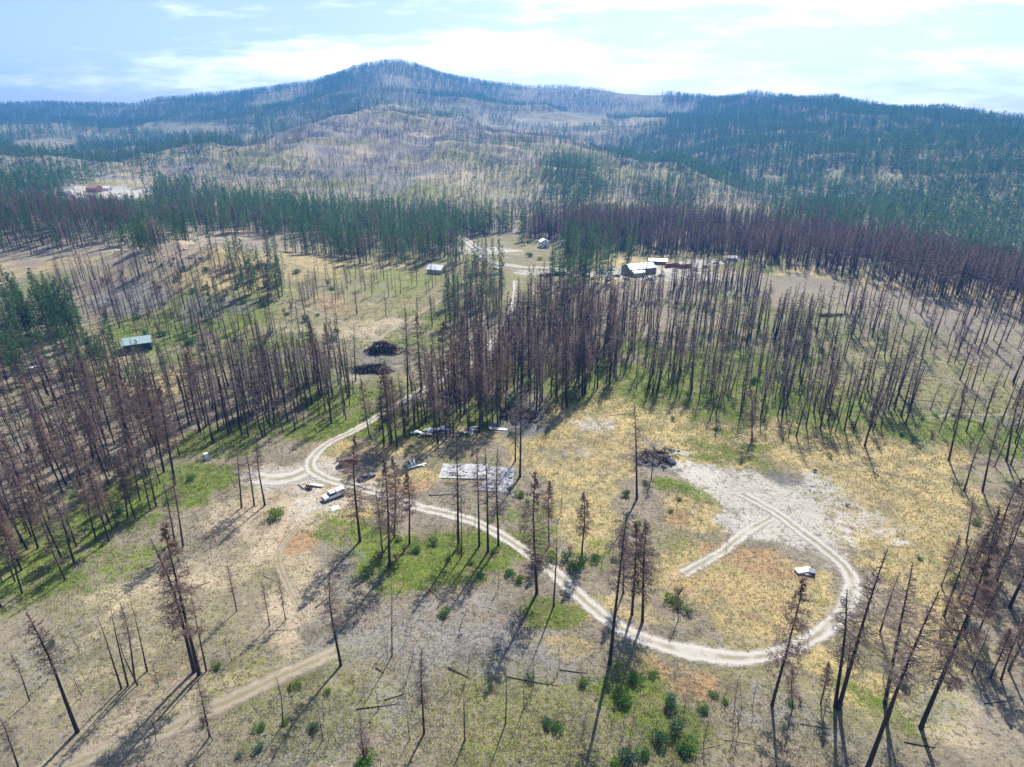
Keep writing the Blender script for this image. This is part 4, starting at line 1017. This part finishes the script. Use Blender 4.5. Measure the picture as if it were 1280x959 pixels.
for m in RKB: m.materials.append(MT['blackrock'])
def rocks(n, px, py, sx, sy, r0, r1, black, lbl, cat='rock', group=None):
    c = at(px, py)
    for i in range(n):
        a = rnd(0, 6.28); q = math.sqrt(rnd(0, 1)); x = c.x+math.cos(a)*q*sx; y = c.y+math.sin(a)*q*sy
        r = rnd(r0, r1); o = link('rock' if not black else 'charred_block', random.choice(RKB if black else RK), None, (x, y, float(hgt(x, y))+r*.2+(1-q)*r*.6*(n > 8)))
        o.rotation_euler = (rnd(-.2, .2), rnd(-.2, .2), rnd(0, 6.28)); o.scale = (r*rnd(.8, 1.5), r, r*rnd(.7, 1))
        P_ = project(x, y, float(hgt(x, y))); big = 'large' if r > (r0+r1)/2 else 'small'
        side = 'left' if P_[0] < px-sx*1.2 else 'right' if P_[0] > px+sx*1.2 else 'middle'
        tag(o, lbl % (big, side), cat, group)
rocks(20, 820, 577, 5.5, 3.2, .5, 1.25, True, '%s sooty block in the %s of the black rubble heap', 'rubble', 'black rubble heap blocks')
rocks(6, 838, 563, 2.4, 1.6, .4, .8, True, '%s dark block %s of the twin blocks above the rubble heap', 'rubble', 'blocks above the rubble heap')
rocks(22, 650, 523, 7.5, 4.5, .6, 1.5, True, '%s sooty block in the %s of the dark debris heap', 'rubble', 'dark debris heap blocks')
rocks(16, 238, 318, 26, 12, .4, 1.1, False, '%s pale rock on the %s side of the rocky knoll', 'rock', 'rocks on the knoll')
rocks(9, 215, 328, 18, 8, .4, 1.0, True, '%s dark outcrop rock on the %s edge of the rocky knoll', 'rock', 'dark rocks on the knoll')
rocks(6, 1000, 612, 6, 3, .2, .5, False, '%s pale stone on the %s of the gravel pad edge', 'rock', 'stones by the gravel pad')
rocks(3, 1008, 718, .8, .6, .7, 1.0, False, '%s pale boulder, %s of the white heap in the loop', 'boulder', 'white heap in the loop')
c = at(1004, 716)
o = beam('sheet_panel', 'white crumpled sheet beside the boulders inside the loop road', 'sheet', ((995, 716), (1013, 714)), (1.4, .5), MT['white'], lift=.35)
o = beam('sheet_panel', 'dark blue tarp end of the white heap in the loop', 'tarp', ((1010, 716), (1018, 718)), (1.5, .7), MT['bluegrey'], lift=.45)
beam('water_tank', 'white upright tank at the edge of the left clearing', 'tank', ((256, 575), (261, 573)), (.9, 1.9), MT['white'], lift=.9)
beam('fallen_board', 'pale plank lying behind the dark debris heap', 'board', ((610, 536), (634, 538)), (1.3, .25), MT['sheet'], lift=.2)
# sheet metal scraps: separate curled sheets
for i in range(22):
    px = rnd(512, 566) if i < 16 else rnd(560, 600); py = (566-px)*-.28+554+rnd(-6, 4) if px < 555 else rnd(534, 545)
    py = 548-(px-512)*.28+rnd(-5, 5) if i < 16 else rnd(536, 546)
    p = at(px, py); b = Buf(); L = rnd(1.4, 3.6); W_ = rnd(.6, 1.3); n = 5
    vs = []
    for k in range(n):
        u_ = k/(n-1)
        for s_ in (-1, 1): vs.append((L*(u_-.5), s_*W_/2, .25*math.sin(u_*3.1)*rnd(.6, 1.4)+.1)); 
    vs2 = [(x, y, z-.03) for x, y, z in vs]; m_ = len(vs)
    b.add(vs+vs2, [(2*k, 2*k+2, 2*k+3, 2*k+1) for k in range(n-1)]+[(m_+2*k, m_+2*k+1, m_+2*k+3, m_+2*k+2) for k in range(n-1)]+[(2*k, m_+2*k, m_+2*k+2, 2*k+2) for k in range(n-1)]+[(2*k+1, 2*k+3, m_+2*k+3, m_+2*k+1) for k in range(n-1)])
    o = obj('metal_sheet', b, MT['sheet'] if random.random() < .75 else MT['burnt'], None, p+Vector((0, 0, rnd(.1, .5))), rz=rnd(-.5, .9)); o.rotation_euler[0] = rnd(-.3, .3)
    tag(o, '%s bent metal sheet at the %s of the pale scrap line' % ('long' if L > 2.5 else 'short', 'left end' if px < 530 else 'middle' if px < 560 else 'right end'), 'scrap', 'metal scraps by the straight road')
# slash piles: a mound of tangled logs and sticks
def pile(px, py, sx, sy, h, n, lbl):
    c = at(px, py); b = Buf(); subs = [(rnd(-.62, .62)*sx, rnd(-.55, .55)*sy, rnd(.3, .62), rnd(.5, 1)) for _ in range(7)]
    for i in range(int(n*1.25)):
        ux, uy, ur, uh = random.choice(subs); a = rnd(0, 6.28); q = abs(random.gauss(0, .55)); x = ux+math.cos(a)*q*sx*ur; y = uy+math.sin(a)*q*sy*ur*1.3
        z = h*uh*math.exp(-q*q*1.6)*rnd(.25, 1)+.05+float(hgt(c.x+x, c.y+y))-c.z; L = rnd(1.2, 5.0) if i % 14 else rnd(5, 8.5); t_ = rnd(0, 3.14); el = rnd(-.3, .45)
        d = Vector((math.cos(t_)*math.cos(el), math.sin(t_)*math.cos(el), math.sin(el)))*L/2; r = rnd(.05, .2)
        p = Vector((x, y, z)); b.tube([p-d, p+d*.1+Vector((0, 0, rnd(-.1, .25))), p+d], [r, r*.9, r*.6], 4, 0 if random.random() < .6 else 1 if random.random() < .75 else 2)
    o = obj('slash_pile', b, [MT['stick'], MT['rustm'], MT['greywood']], None, c); tag(o, lbl, 'brush pile', None)
    return o
pile(472, 438, 12, 6, 4.6, 620, 'larger dark oval pile of burnt logs and branches in the track clearing')
pile(466, 463, 9, 3.2, 3.0, 360, 'smaller dark pile of burnt logs just below the larger one')
pile(650, 518, 8, 4.5, 2.6, 190, 'dark tangled debris heap at the foot of the central stand')
pile(818, 573, 5, 3, 1.9, 90, 'tangle of black sticks in the rubble heap by the dark-crowned pine')
pile(95, 462, 5, 2.5, 1.4, 90, 'small pile of dark sticks left of the green shed')
pile(683, 345, 6, 2.5, 1.8, 80, 'dark brush heap right of the far gravel bend')
pile(1040, 395, 10, 2.5, 1.2, 90, 'flat row of fallen sticks beyond the wide black stand')
# ---- buildings
def gable(name, lbl, cat, px, py, L, W_, hw, hr, rz, wall, roof, door=None, wins=(), lift=0, doormat='glass'):
    c = at(px, py); c.z -= .1
    t = thing(name, lbl, cat, c, rz)
    b = Buf(); b.prism([(-W_/2, -.6), (-W_/2, hw), (0, hr-.06), (W_/2, hw), (W_/2, -.6)], -L/2, L/2); obj('wall', b, wall, t)
    b = Buf(); e = .45; sl_ = (hr-hw)/(W_/2)
    b.prism([(-W_/2-e, hw-e*sl_+.02), (0, hr+.02), (W_/2+e, hw-e*sl_+.02), (W_/2+e, hw-e*sl_+.2), (0, hr+.22), (-W_/2-e, hw-e*sl_+.2)], -L/2-e, L/2+e); r = obj('roof', b, roof, t)
    b = Buf()
    k = int(L/1.2)
    for i in range(k+1):
        y = -L/2-e+.1+(L+2*e-.2)*i/k
        for s_ in (-1, 1):
            b.tube([(s_*(W_/2+e), y, hw-e*sl_+.22), (0, y, hr+.24)], [.04, .04], 3)
    obj('seams', b, roof, r)
    if door:
        x, w_, h_ = door; b = Buf(); b.box((x, -L/2-.03, h_/2), (w_, .1, h_)); obj('door', b, MT[doormat], t)
    for (side, y, z, w_, h_) in wins:
        b = Buf(); b.box((side*(W_/2+.03), y, z), (.1, w_, h_)); f_ = obj('window', b, MT['glass'], t)
        b = Buf(); b.box((side*(W_/2+.05), y, z-h_/2-.06), (.18, w_+.2, .1)); obj('sill', b, MT['white'], f_)
    return t
gable('shed', 'dark green metal shed with pale roof among trees at left', 'shed', 174, 436, 10, 8.5, 3.6, 5.3, R(-62), MT['greenmetal'], MT['palemetal'], (0, 3.2, 2.9), ((1, 0, 1.9, 1.4, .9), (-1, 0, 1.9, 1.4, .9)))
gable('barn', 'long grey-roofed barn with white roof panel on the valley gravel yard', 'barn', 798, 342, 19, 11, 4.4, 6.6, R(-68), MT['wallgrey'], MT['greyroof'], (0, 3.5, 3.3), ((1, -5, 2.2, 1.6, 1.1), (1, 0, 2.2, 1.6, 1.1), (1, 5, 2.2, 1.6, 1.1), (-1, -4, 2.2, 1.6, 1.1), (-1, 4, 2.2, 1.6, 1.1)))
b_ = gable('lean_to', 'white-roofed annex at the near left corner of the grey barn', 'annex', 797, 345.5, 8, 5, 2.9, 3.7, R(-68), MT['walltan'], MT['whiteroof'], (0, 1.4, 2.1))
gable('cabin', 'white-roofed cabin standing alone in the left valley clearing', 'cabin', 546, 341, 10, 8, 3.0, 5.2, R(70), MT['walltan'], MT['whiteroof'], (0, 1.3, 2.1), ((1, -2, 1.7, 1.2, 1), (-1, 2, 1.7, 1.2, 1)))
gable('house', 'small white two-storey house among trees beyond the valley road', 'house', 680, 309, 8, 7, 4.8, 6.6, R(10), MT['white'], MT['whiteroof'], (0, 1.2, 2.1), ((1, 0, 1.7, 1.2, 1), (1, 0, 3.9, 1.2, 1), (-1, 0, 1.7, 1.2, 1)))
gable('red_house', 'orange-red house in the distant white clearing at far left', 'house', 119, 240, 14, 10, 5, 8, R(75), MT['orange'], MT['orange'], (0, 1.4, 2.2), ((1, -3, 2, 1.4, 1.2), (1, 3, 2, 1.4, 1.2)))
gable('white_shed', 'white shed right of the orange-red house in the far clearing', 'shed', 135, 238, 9, 7, 3.2, 5, R(80), MT['white'], MT['whiteroof'], (0, 1.4, 2.2))
gable('grey_shed', 'pale grey shed at the left end of the far white clearing', 'shed', 80, 244, 12, 8, 3.4, 5, R(80), MT['white'], MT['palemetal'], (0, 1.4, 2.2))
def container(px, py, rz, mat, lbl, cat='container', L=8.5, h=2.7):
    c = at(px, py); t = thing('shipping_container', lbl, cat, c, rz, 'containers beside the barn')
    b = Buf(); b.box((0, 0, h/2+.1), (L, 2.8, h)); obj('body', b, mat, t)
    b = Buf()
    for i in range(int(L/.6)):
        x = -L/2+.4+i*.6
        for y in (-1.43, 1.43): b.box((x, y, h/2+.1), (.2, .08, h-.3))
    obj('ribs', b, mat, t)
    for y in (-.68, .68):
        d = obj('door', B1((L/2+.03, y, h/2+.1), (.06, 1.25, h-.3)), mat, t)
        obj('handle', B1((L/2+.09, y*.4, h/2), (.05, .06, h*.6)), MT['chrome'], d)
container(839, 334, R(14), MT['red'], 'dark red container nearest the grey barn')
container(856, 335, R(14), MT['red'], 'rust red container right of the first red one')
container(700, 344, R(5), MT['burnt'], 'dark low container beside the valley pines', L=7, h=2.2)
def smallcar(px, py, rz, mat, lbl, cat='car'):
    c = at(px, py); t = thing('parked_car', lbl, cat, c, rz, 'vehicles on the valley yard')
    b = Buf(); b.prism([(-2.3, .3), (-2.3, .95), (-1.5, 1.02), (1.0, 1.02), (2.25, .85), (2.3, .3)], -.9, .9); obj('body', b, mat, t)
    b = Buf(); b.prism([(-1.7, 1.02), (-1.4, 1.5), (0.35, 1.5), (1.0, 1.02)], -.76, .76); obj('windows', b, MT['glass'], t)
    obj('roof', B1((-.5, 0, 1.53), (1.7, 1.46, .06)), mat, t)
    for x in (-1.45, 1.45):
        for y in (-.82, .82): wheel(t, x, y, .33, .2, False)
for a in ((764, 338, .1, 'white', 'white car left of the grey barn on the yard'), (759, 352, 1.0, 'burnt', 'dark car parked below the left yard edge'), (894, 330, .3, 'white', 'white car at the right end of the valley yard'),
          (702, 309, .2, 'white', 'white vehicle right of the two-storey house'), (620, 337, .1, 'white', 'pale vehicle on the valley road left of the yard'), (826, 345, .3, 'white', 'white vehicle right of the grey barn'), (100, 243, .2, 'white', 'white vehicle left of the orange-red house'), (112, 246, .7, 'bluegrey', 'dark vehicle before the orange-red house')):
    smallcar(a[0], a[1], a[2], MT[a[3]], a[4])
YJ = [(752, 341, 'white', 'small white car at the left end of the valley yard'), (771, 346, 'red', 'dark red car in front of the grey barn on the yard'), (783, 350, 'burnt', 'dark vehicle near the white-roofed annex'), (812, 350, 'white', 'pale vehicle in front of the red containers'),
      (870, 338, 'burnt', 'dark vehicle right of the rust red container'), (882, 334, 'white', 'pale car between the red containers and yard end'), (905, 328, 'burnt', 'dark vehicle past the right end of the yard'), (735, 346, 'bluegrey', 'blue-grey car below the valley pines'), (716, 341, 'white', 'white car left of the valley pines'), (600, 313, 'white', 'white car on the upper valley road'), (150, 243, 'white', 'white vehicle at the right of the far clearing'), (165, 246, 'bluegrey', 'dark vehicle at the right edge of the far clearing'), (92, 247, 'rustm', 'rusty vehicle at the left of the far clearing')]
for px, py, m_, lb in YJ: smallcar(px, py, rnd(0, 3), MT[m_], lb)
gable('long_shed', 'low pale shed behind the grey barn at the yard back edge', 'shed', 822, 330, 12, 5, 2.6, 3.6, R(80), MT['wallgrey'], MT['palemetal'], (0, 1.6, 2.1))
gable('hut', 'small white-roofed hut right of the two-storey house', 'hut', 706, 305, 5, 4, 2.4, 3.4, R(20), MT['walltan'], MT['whiteroof'], (0, 1.0, 2.0))
gable('hut', 'small tan hut at the far right end of the valley yard', 'hut', 915, 326, 6, 4, 2.4, 3.5, R(70), MT['walltan'], MT['whiteroof'], (0, 1.0, 2.0))
c = at(43, 466); t = thing('camper_trailer', 'small white trailer hidden among pines at left', 'trailer', c, .9)
b = Buf(); b.prism([(-2.2, .5), (-2.3, 1.6), (-1.8, 2.4), (1.8, 2.4), (2.3, 1.6), (2.2, .5)], -1, 1); obj('body', b, MT['white'], t)
obj('window', B1((0, 0, 1.6), (1.2, 2.04, .5)), MT['glass'], t); wheel(t, 0, -.95, .33, .2); wheel(t, 0, .95, .33, .2)
c = at(535, 222)

# ------------------------------------------------------------------ fallen logs
def logm(L, r):
    b = Buf(); n = 6; b.tube([Vector((L*(i/(n-1)-.5), .02*math.sin(i*1.7)*L/6, r*.8)) for i in range(n)], [r*(1-.55*i/(n-1)) for i in range(n)], 7)
    return b.mesh('log', [MT['char']], True)
LG = [logm(L, r) for L, r in ((6, .13), (8, .15), (10, .17), (4.5, .11))]
LGG = [m.copy() for m in LG]
for m in LGG: m.materials[0] = MT['greywood']
LOGS = [(445,887,500,880,0,'long dark fallen log with branches at bottom centre'),(480,876,512,866,0,'dark fallen log crossing above the long one'),(532,733,553,752,0,'dark broken log in the green grass shadow'),(366,776,380,748,1,'pale fallen log in the shaded gully'),
 (632,846,700,858,0,'thin dark fallen trunk on the grey slope'),(345,788,375,787,1,'pale thin log at the end of the dirt spur'),(536,620,575,618,0,'thin dark log on the rust grass left of the slabs'),(405,530,432,530,0,'dark horizontal log in front of the left row'),
 (872,937,905,930,1,'pale log near the bottom right of the green thicket'),(905,925,950,932,1,'long pale log right of the green thicket'),(1130,928,1170,935,0,'dark log in the shade of the thick trunk'),(1230,880,1268,876,0,'dark log near the lower right edge'),
 (640,620,655,650,1,'grey log leaning by the ash-strewn slab'),(1140,500,1200,505,0,'dark log line beyond the straw clearing'),(1040,420,1090,416,0,'fallen trunk among the right sparse pines'),(1150,430,1190,440,1,'pale fallen trunk in the right sparse pines'),
 (500,430,506,412,0,'short dark log standing up at the big pile edge'),(700,500,745,497,0,'dark log at the back of the dry field'),(180,925,210,905,0,'dark log in the lower left grass'),(330,720,352,730,1,'pale log beside the dirt spur'),
 (230,740,262,728,0,'dark log left of the small charred pine'),(560,835,590,850,0,'dark log on the grey burnt slope'),(700,838,735,842,0,'dark log left of the tall bare pine'),(90,660,120,648,0,'dark log in the left grass slope'),(470,835,480,842,0,'short black log left of the stump pole'),
 (1000,905,1040,912,0,'dark log below the joined pair of pines'),(760,520,800,515,0,'dark log along the back field edge'),(610,760,640,770,1,'grey log in the burnt slope shadow'),(395,760,425,735,0,'dark log along the shaded gully'),(1160,470,1200,476,0,'fallen dark trunk behind the straw clearing')]
for x0, y0, x1, y1, g_, lb in LOGS:
    p, q = at(x0, y0), at(x1, y1); L = (q-p).length; k = random.randrange(4); src = (6, 8, 10, 4.5)[k]
    o = link('fallen_log', (LGG if g_ else LG)[k]); o.location = ((p.x+q.x)/2, (p.y+q.y)/2, float(hgt((p.x+q.x)/2, (p.y+q.y)/2))+.02)
    o.scale = (max(L, 2)/src, .6, .6); o.rotation_euler = (0, -math.atan2(q.z-p.z, max((q-p).xy.length, .1)), aim(p, q)); tag(o, lb, 'log', 'fallen logs on the burnt ground')

# ------------------------------------------------------------------ shrubs
def shrub(n, flat, mat, twigs=6):
    L, S = Buf(), Buf(); cl = [(Vector((rnd(-.55, .55), rnd(-.55, .55), rnd(.25, .7)*flat)), rnd(.3, .55)) for _ in range(9)]
    for i in range(n):
        c_, r = random.choice(cl); d = Vector((rnd(-1, 1), rnd(-1, 1), rnd(-.5, 1))).normalized(); p = c_+d*r*rnd(.5, 1.05)
        if p.z < .02: p.z = rnd(.02, .2)
        s_ = rnd(.06, .15); a1 = (d+Vector((rnd(-1, 1), rnd(-1, 1), rnd(0, 1)))).normalized()*s_; a2 = Vector((rnd(-1, 1), rnd(-1, 1), rnd(-1, 1))).normalized()*s_*.5
        L.add([p-a2, p+a2, p+a1*1.6], [(0, 1, 2)])
    for i in range(twigs):
        a = rnd(0, 6.28); S.tube([(0, 0, -.05), (math.cos(a)*.35, math.sin(a)*.35, .5*flat), (math.cos(a)*.6, math.sin(a)*.6, rnd(.8, 1.25)*flat)], [.035, .02, .006], 3, cap=False)
    return L.mesh('foliage', [mat]), S.mesh('stems', [MT['twig']])
MT['leafyellow'] = simple('yellow_green_leaves', (0.12, 0.20, 0.03), 0.8, col2=(0.24, 0.30, 0.05), vscale=0.5, usetint=True, transl=0.35)
MT['leafteal'] = simple('blue_green_leaves', (0.05, 0.13, 0.06), 0.8, col2=(0.12, 0.22, 0.10), vscale=0.5, usetint=True, transl=0.35)
SH = [shrub(n_, f_, MT[m_], tw_) for n_, f_, m_, tw_ in ((700, 1, 'leafbush', 6), (600, .8, 'leafyellow', 9), (800, 1.2, 'leafteal', 8), (420, .7, 'leafbush', 14), (520, .6, 'leafyellow', 4), (380, 1.4, 'leafteal', 16))]
GR_ = [shrub(420, f_, MT['sage']) for f_ in (.9, .7)]
DB = [shrub(240, 1.5, MT['needle'], 22) for _ in range(2)]
used_lbl = {}
KB = [(rnd(120, 420), rnd(335, 430), rnd(1.6, 3.2)) for _ in range(46)]+[(rnd(60, 330), rnd(425, 470), rnd(1.4, 2.6)) for _ in range(16)]+[(rnd(880, 1270), rnd(400, 560), rnd(1.0, 2.0)) for _ in range(24)]
SHR = [(730,853,1.5),(838,880,1.6),(845,915,2.2),(860,935,2.0),(825,925,1.7),(556,768,1.3),(460,952,1.8),(345,650,2.4),(352,642,1.8),(370,857,1.3),(408,866,1.1),(393,911,1.0),(356,903,1.0),(322,912,1.0),(325,938,1.0),(300,945,.9),(270,835,1.0),(66,808,1.0),(663,850,1.2),
 (700,912,1.2),(682,905,1.1),(785,948,1.8),(770,955,1.6),(800,945,1.5),(876,888,1.2),(650,728,1.8),(672,705,2.2),(690,700,2.2),(708,700,1.9),(728,706,2.2),(745,700,1.7),(720,712,1.8),(640,720,1.5),(635,615,1.6),(650,620,1.7),(660,630,1.2),(770,702,1.2),(795,852,1.6),(780,875,1.7),(815,845,1.4),(892,870,1.1),(905,878,1.0),
 (848,760,2.2),(838,752,1.6),(858,768,1.4),(575,690,1.5),(560,700,1.2),(590,705,1.3),(620,690,1.2),(520,690,1.5),(500,675,1.3),(540,680,1.4),(600,720,1.1),(805,605,1.5),(842,525,1.3),(800,655,1.3),(780,620,1.4),(840,640,1.2),(850,625,1.1),(960,475,1.5),(1060,632,.8),(1020,590,.8),(985,880,1.0),(1130,860,1.0),(1150,700,.9),
 (240,600,1.4),(228,425,3.0),(240,430,3.2),(252,436,2.6),(205,420,2.6),(110,430,3.4),(95,425,3.2),(85,440,3.0),(120,440,2.6),(330,430,2.2),(320,438,2.2),(420,415,1.8),(395,395,1.4),(250,395,2.2),(265,405,2.4),(380,500,1.8),(490,525,2.2),(500,518,2.2),(475,535,1.8),(510,530,1.6),(565,505,1.6),(585,545,1.5),(605,535,1.6),(640,545,1.5),
 (660,322,3.2),(690,324,3.5),(675,326,3.0),(740,350,2.4),(760,347,2.0),(630,332,2.2),(650,395,2.0),(690,455,2.0),(930,425,2.2),(1000,430,2.0),(880,355,2.2),(1090,520,1.6),(1130,545,1.6),(1190,520,1.4),(1240,560,1.4),(1220,655,1.6),(1240,690,1.6),(1190,730,1.4),(40,640,1.4),(90,620,1.4),(150,640,1.3),(20,700,1.2),(178,585,1.4),(210,630,1.3),(130,680,1.1)]
for px, py, r in SHR+KB[::2]:
    p = at(px+rnd(-2, 2), py+rnd(-1, 1)); f_, s2 = random.choice(SH); lb = '%s green shrub %s' % ('large' if r > 2 else 'bushy' if r > 1.4 else 'small', where(px, py))
    o = thing('green_shrub', lb, 'shrub', p, rnd(0, 6.28), 'green shrubs on the burnt ground'); o.scale = (r*rnd(.9, 1.1),)*2+(r*rnd(.7, 1),); link('foliage', f_, o); link('stems', s2, o)
for px, py, r in ((456,945,1.6),(476,700,1.4),(1000,880,1.0),(848,745,1.6),(255,905,1.0),(712,690,1.2),(505,690,1.3),(495,700,1.2),(1175,800,1.6),(1230,760,1.6),(940,555,1.6))+tuple(KB[1::2]):
    p = at(px, py); f_, s2 = random.choice(DB); o = thing('dead_shrub', 'rust-brown dead brush %s' % where(px, py), 'shrub', p, rnd(0, 6.28), 'dead brown brush'); o.scale = (r*.8, r*.8, r); link('foliage', f_, o); link('stems', s2, o)

# ------------------------------------------------------------------ ground cover: grass tufts, weeds and charred litter
def scatter_r(n, r0, r1, amax=R(46)):
    r = r0*(r1/r0)**rng.random(n); a = rng.uniform(-amax, amax, n); return r*np.sin(a), r*np.cos(a)
def tufts(name, n, r0, r1, hmin, hmax, blades, spread, pick, mat, lbl, cat, flat=False, wid=.05):
    x, y = scatter_r(n, r0, r1); M_ = zones(x, y); keep = pick(M_, x, y) & roadclear(x, y, -.6); x, y = x[keep], y[keep]; n = len(x); z = hgt(x, y)
    r = np.hypot(x, y); sc_ = np.clip(r/110, .8, 2.2)
    k = blades; cx = np.repeat(x, k)+rng.normal(0, spread, n*k)*np.repeat(sc_, k); cy2 = np.repeat(y, k)+rng.normal(0, spread, n*k)*np.repeat(sc_, k); cz = np.repeat(z, k)
    h = rng.uniform(hmin, hmax, n*k)*np.repeat(sc_, k); w_ = wid*np.repeat(sc_, k)*rng.uniform(.6, 1.4, n*k); a = rng.uniform(0, 6.283, n*k)
    lx = rng.normal(0, .45, n*k)*h; ly = rng.normal(0, .45, n*k)*h
    V_ = np.empty((n*k, 3, 3))
    V_[:, 0] = np.stack([cx-np.cos(a)*w_, cy2-np.sin(a)*w_, cz-.03], -1); V_[:, 1] = np.stack([cx+np.cos(a)*w_, cy2+np.sin(a)*w_, cz-.03], -1)
    if flat:
        L = h*3; V_[:, 2] = np.stack([cx-np.sin(a)*L, cy2+np.cos(a)*L, hgt(cx-np.sin(a)*L, cy2+np.cos(a)*L)+.05+h*.3*rng.random(n*k)], -1); V_[:, 0, 2] += .06; V_[:, 1, 2] += .06
    else: V_[:, 2] = np.stack([cx+lx, cy2+ly, cz+h], -1)
    me = mesh_np(name, V_.reshape(-1, 3), np.arange(n*k*3).reshape(-1, 3), [mat], None, np.repeat(np.repeat(rng.random(n), k), 3))
    o = link(name, me); tag(o, lbl, cat, None, 'stuff'); return n
rn = lambda x: rng.random(x.shape)
print('tufts', tufts('dry_grass', 90000, 50, 330, .16, .42, 5, .28, lambda M_, x, y: rn(x) < np.clip(M_[0]*.75+M_[2]*.5+.12-M_[3]*.6-M_[5]*.5, 0, 1), MT['grass'], 'dry straw grass growing over the clearing', 'grass'),
 tufts('green_grass', 110000, 50, 330, .15, .40, 5, .30, lambda M_, x, y: rn(x) < np.clip(M_[1]*.85+M_[6]*.22+.05-M_[3]*.8, 0, 1), MT['ggrass'], 'green grass growing between the burnt pines', 'grass'),
 tufts('grey_weeds', 60000, 50, 260, .12, .34, 6, .25, lambda M_, x, y: rn(x) < np.clip(M_[6]*.3+M_[7]*.3+.18-M_[0]*.2-M_[3]*.6, 0, 1)*(fbm(x, y, 5, 2, 1) > .45), MT['sage'], 'grey-green weeds sprouting on the burnt slope', 'weeds'),
 tufts('charred_litter', 60000, 50, 260, .15, .5, 2, .5, lambda M_, x, y: rn(x) < np.clip(.25+M_[5]*.5+M_[7]*.35-M_[3]*.25-M_[0]*.12, 0, 1)*(fbm(x, y, 7, 2, 4) > .42), MT['stick'], 'charred twigs and litter lying on the ground', 'litter', True, .035))

# ------------------------------------------------------------------ thin charred saplings and debris chunks on the slabs
SPM = []
for k in range(6):
    T, B, N = burnt_tree(6, 0.06, 'bare', .3, .8, 13); SPM.append((T.mesh('trunk', [MT['char']]), B.mesh('twigs', [MT['twig']]), N.mesh('needles', [MT['needle']]) if N.v else None))
boxes = [(300,860,950,955,26),(430,780,700,860,9),(40,780,300,940,14),(500,640,760,740,14),(870,840,1180,950,10),(80,600,330,700,12),(840,620,930,700,4)]
for x0, y0, x1, y1, n in boxes:
    for i in range(n):
        px, py = rnd(x0, x1), rnd(y0, y1); p = at(px, py); tm, bm, nm_ = random.choice(SPM); q = rnd(.4, 1.05)
        o = thing('burnt_sapling', '%s thin charred sapling %s' % ('knee-high' if q < .6 else 'small' if q < .95 else 'taller', where(px, py)), 'sapling', p, rnd(0, 6.28), 'thin charred saplings on the open slopes')
        o.scale = (q, q, q); o.rotation_euler = (random.gauss(0, .08), random.gauss(0, .08), rnd(0, 6.28)); link('trunk', tm, o); link('twigs', bm, o)
        if nm_: link('needles', nm_, o)
for i in range(46):
    px = rnd(604, 640) if i > 14 else rnd(556, 606); py = rnd(588, 613) if i > 14 else rnd(583, 597); p = at(px, py)
    r = rnd(.12, .42); o = link('debris_chunk', random.choice(RKB if random.random() < .7 else RK), None, (p.x, p.y, (sz if i > 14 else p.z+.35)+r*.2)); o.scale = (r*rnd(.8, 1.8), r, r*.6); o.rotation_euler = (0, 0, rnd(0, 6.28))
    tag(o, '%s debris chunk lying on the %s' % ('larger' if r > .27 else 'small', 'ash-strewn slab' if i > 14 else 'pale concrete slab'), 'debris', 'debris chunks on the slabs')
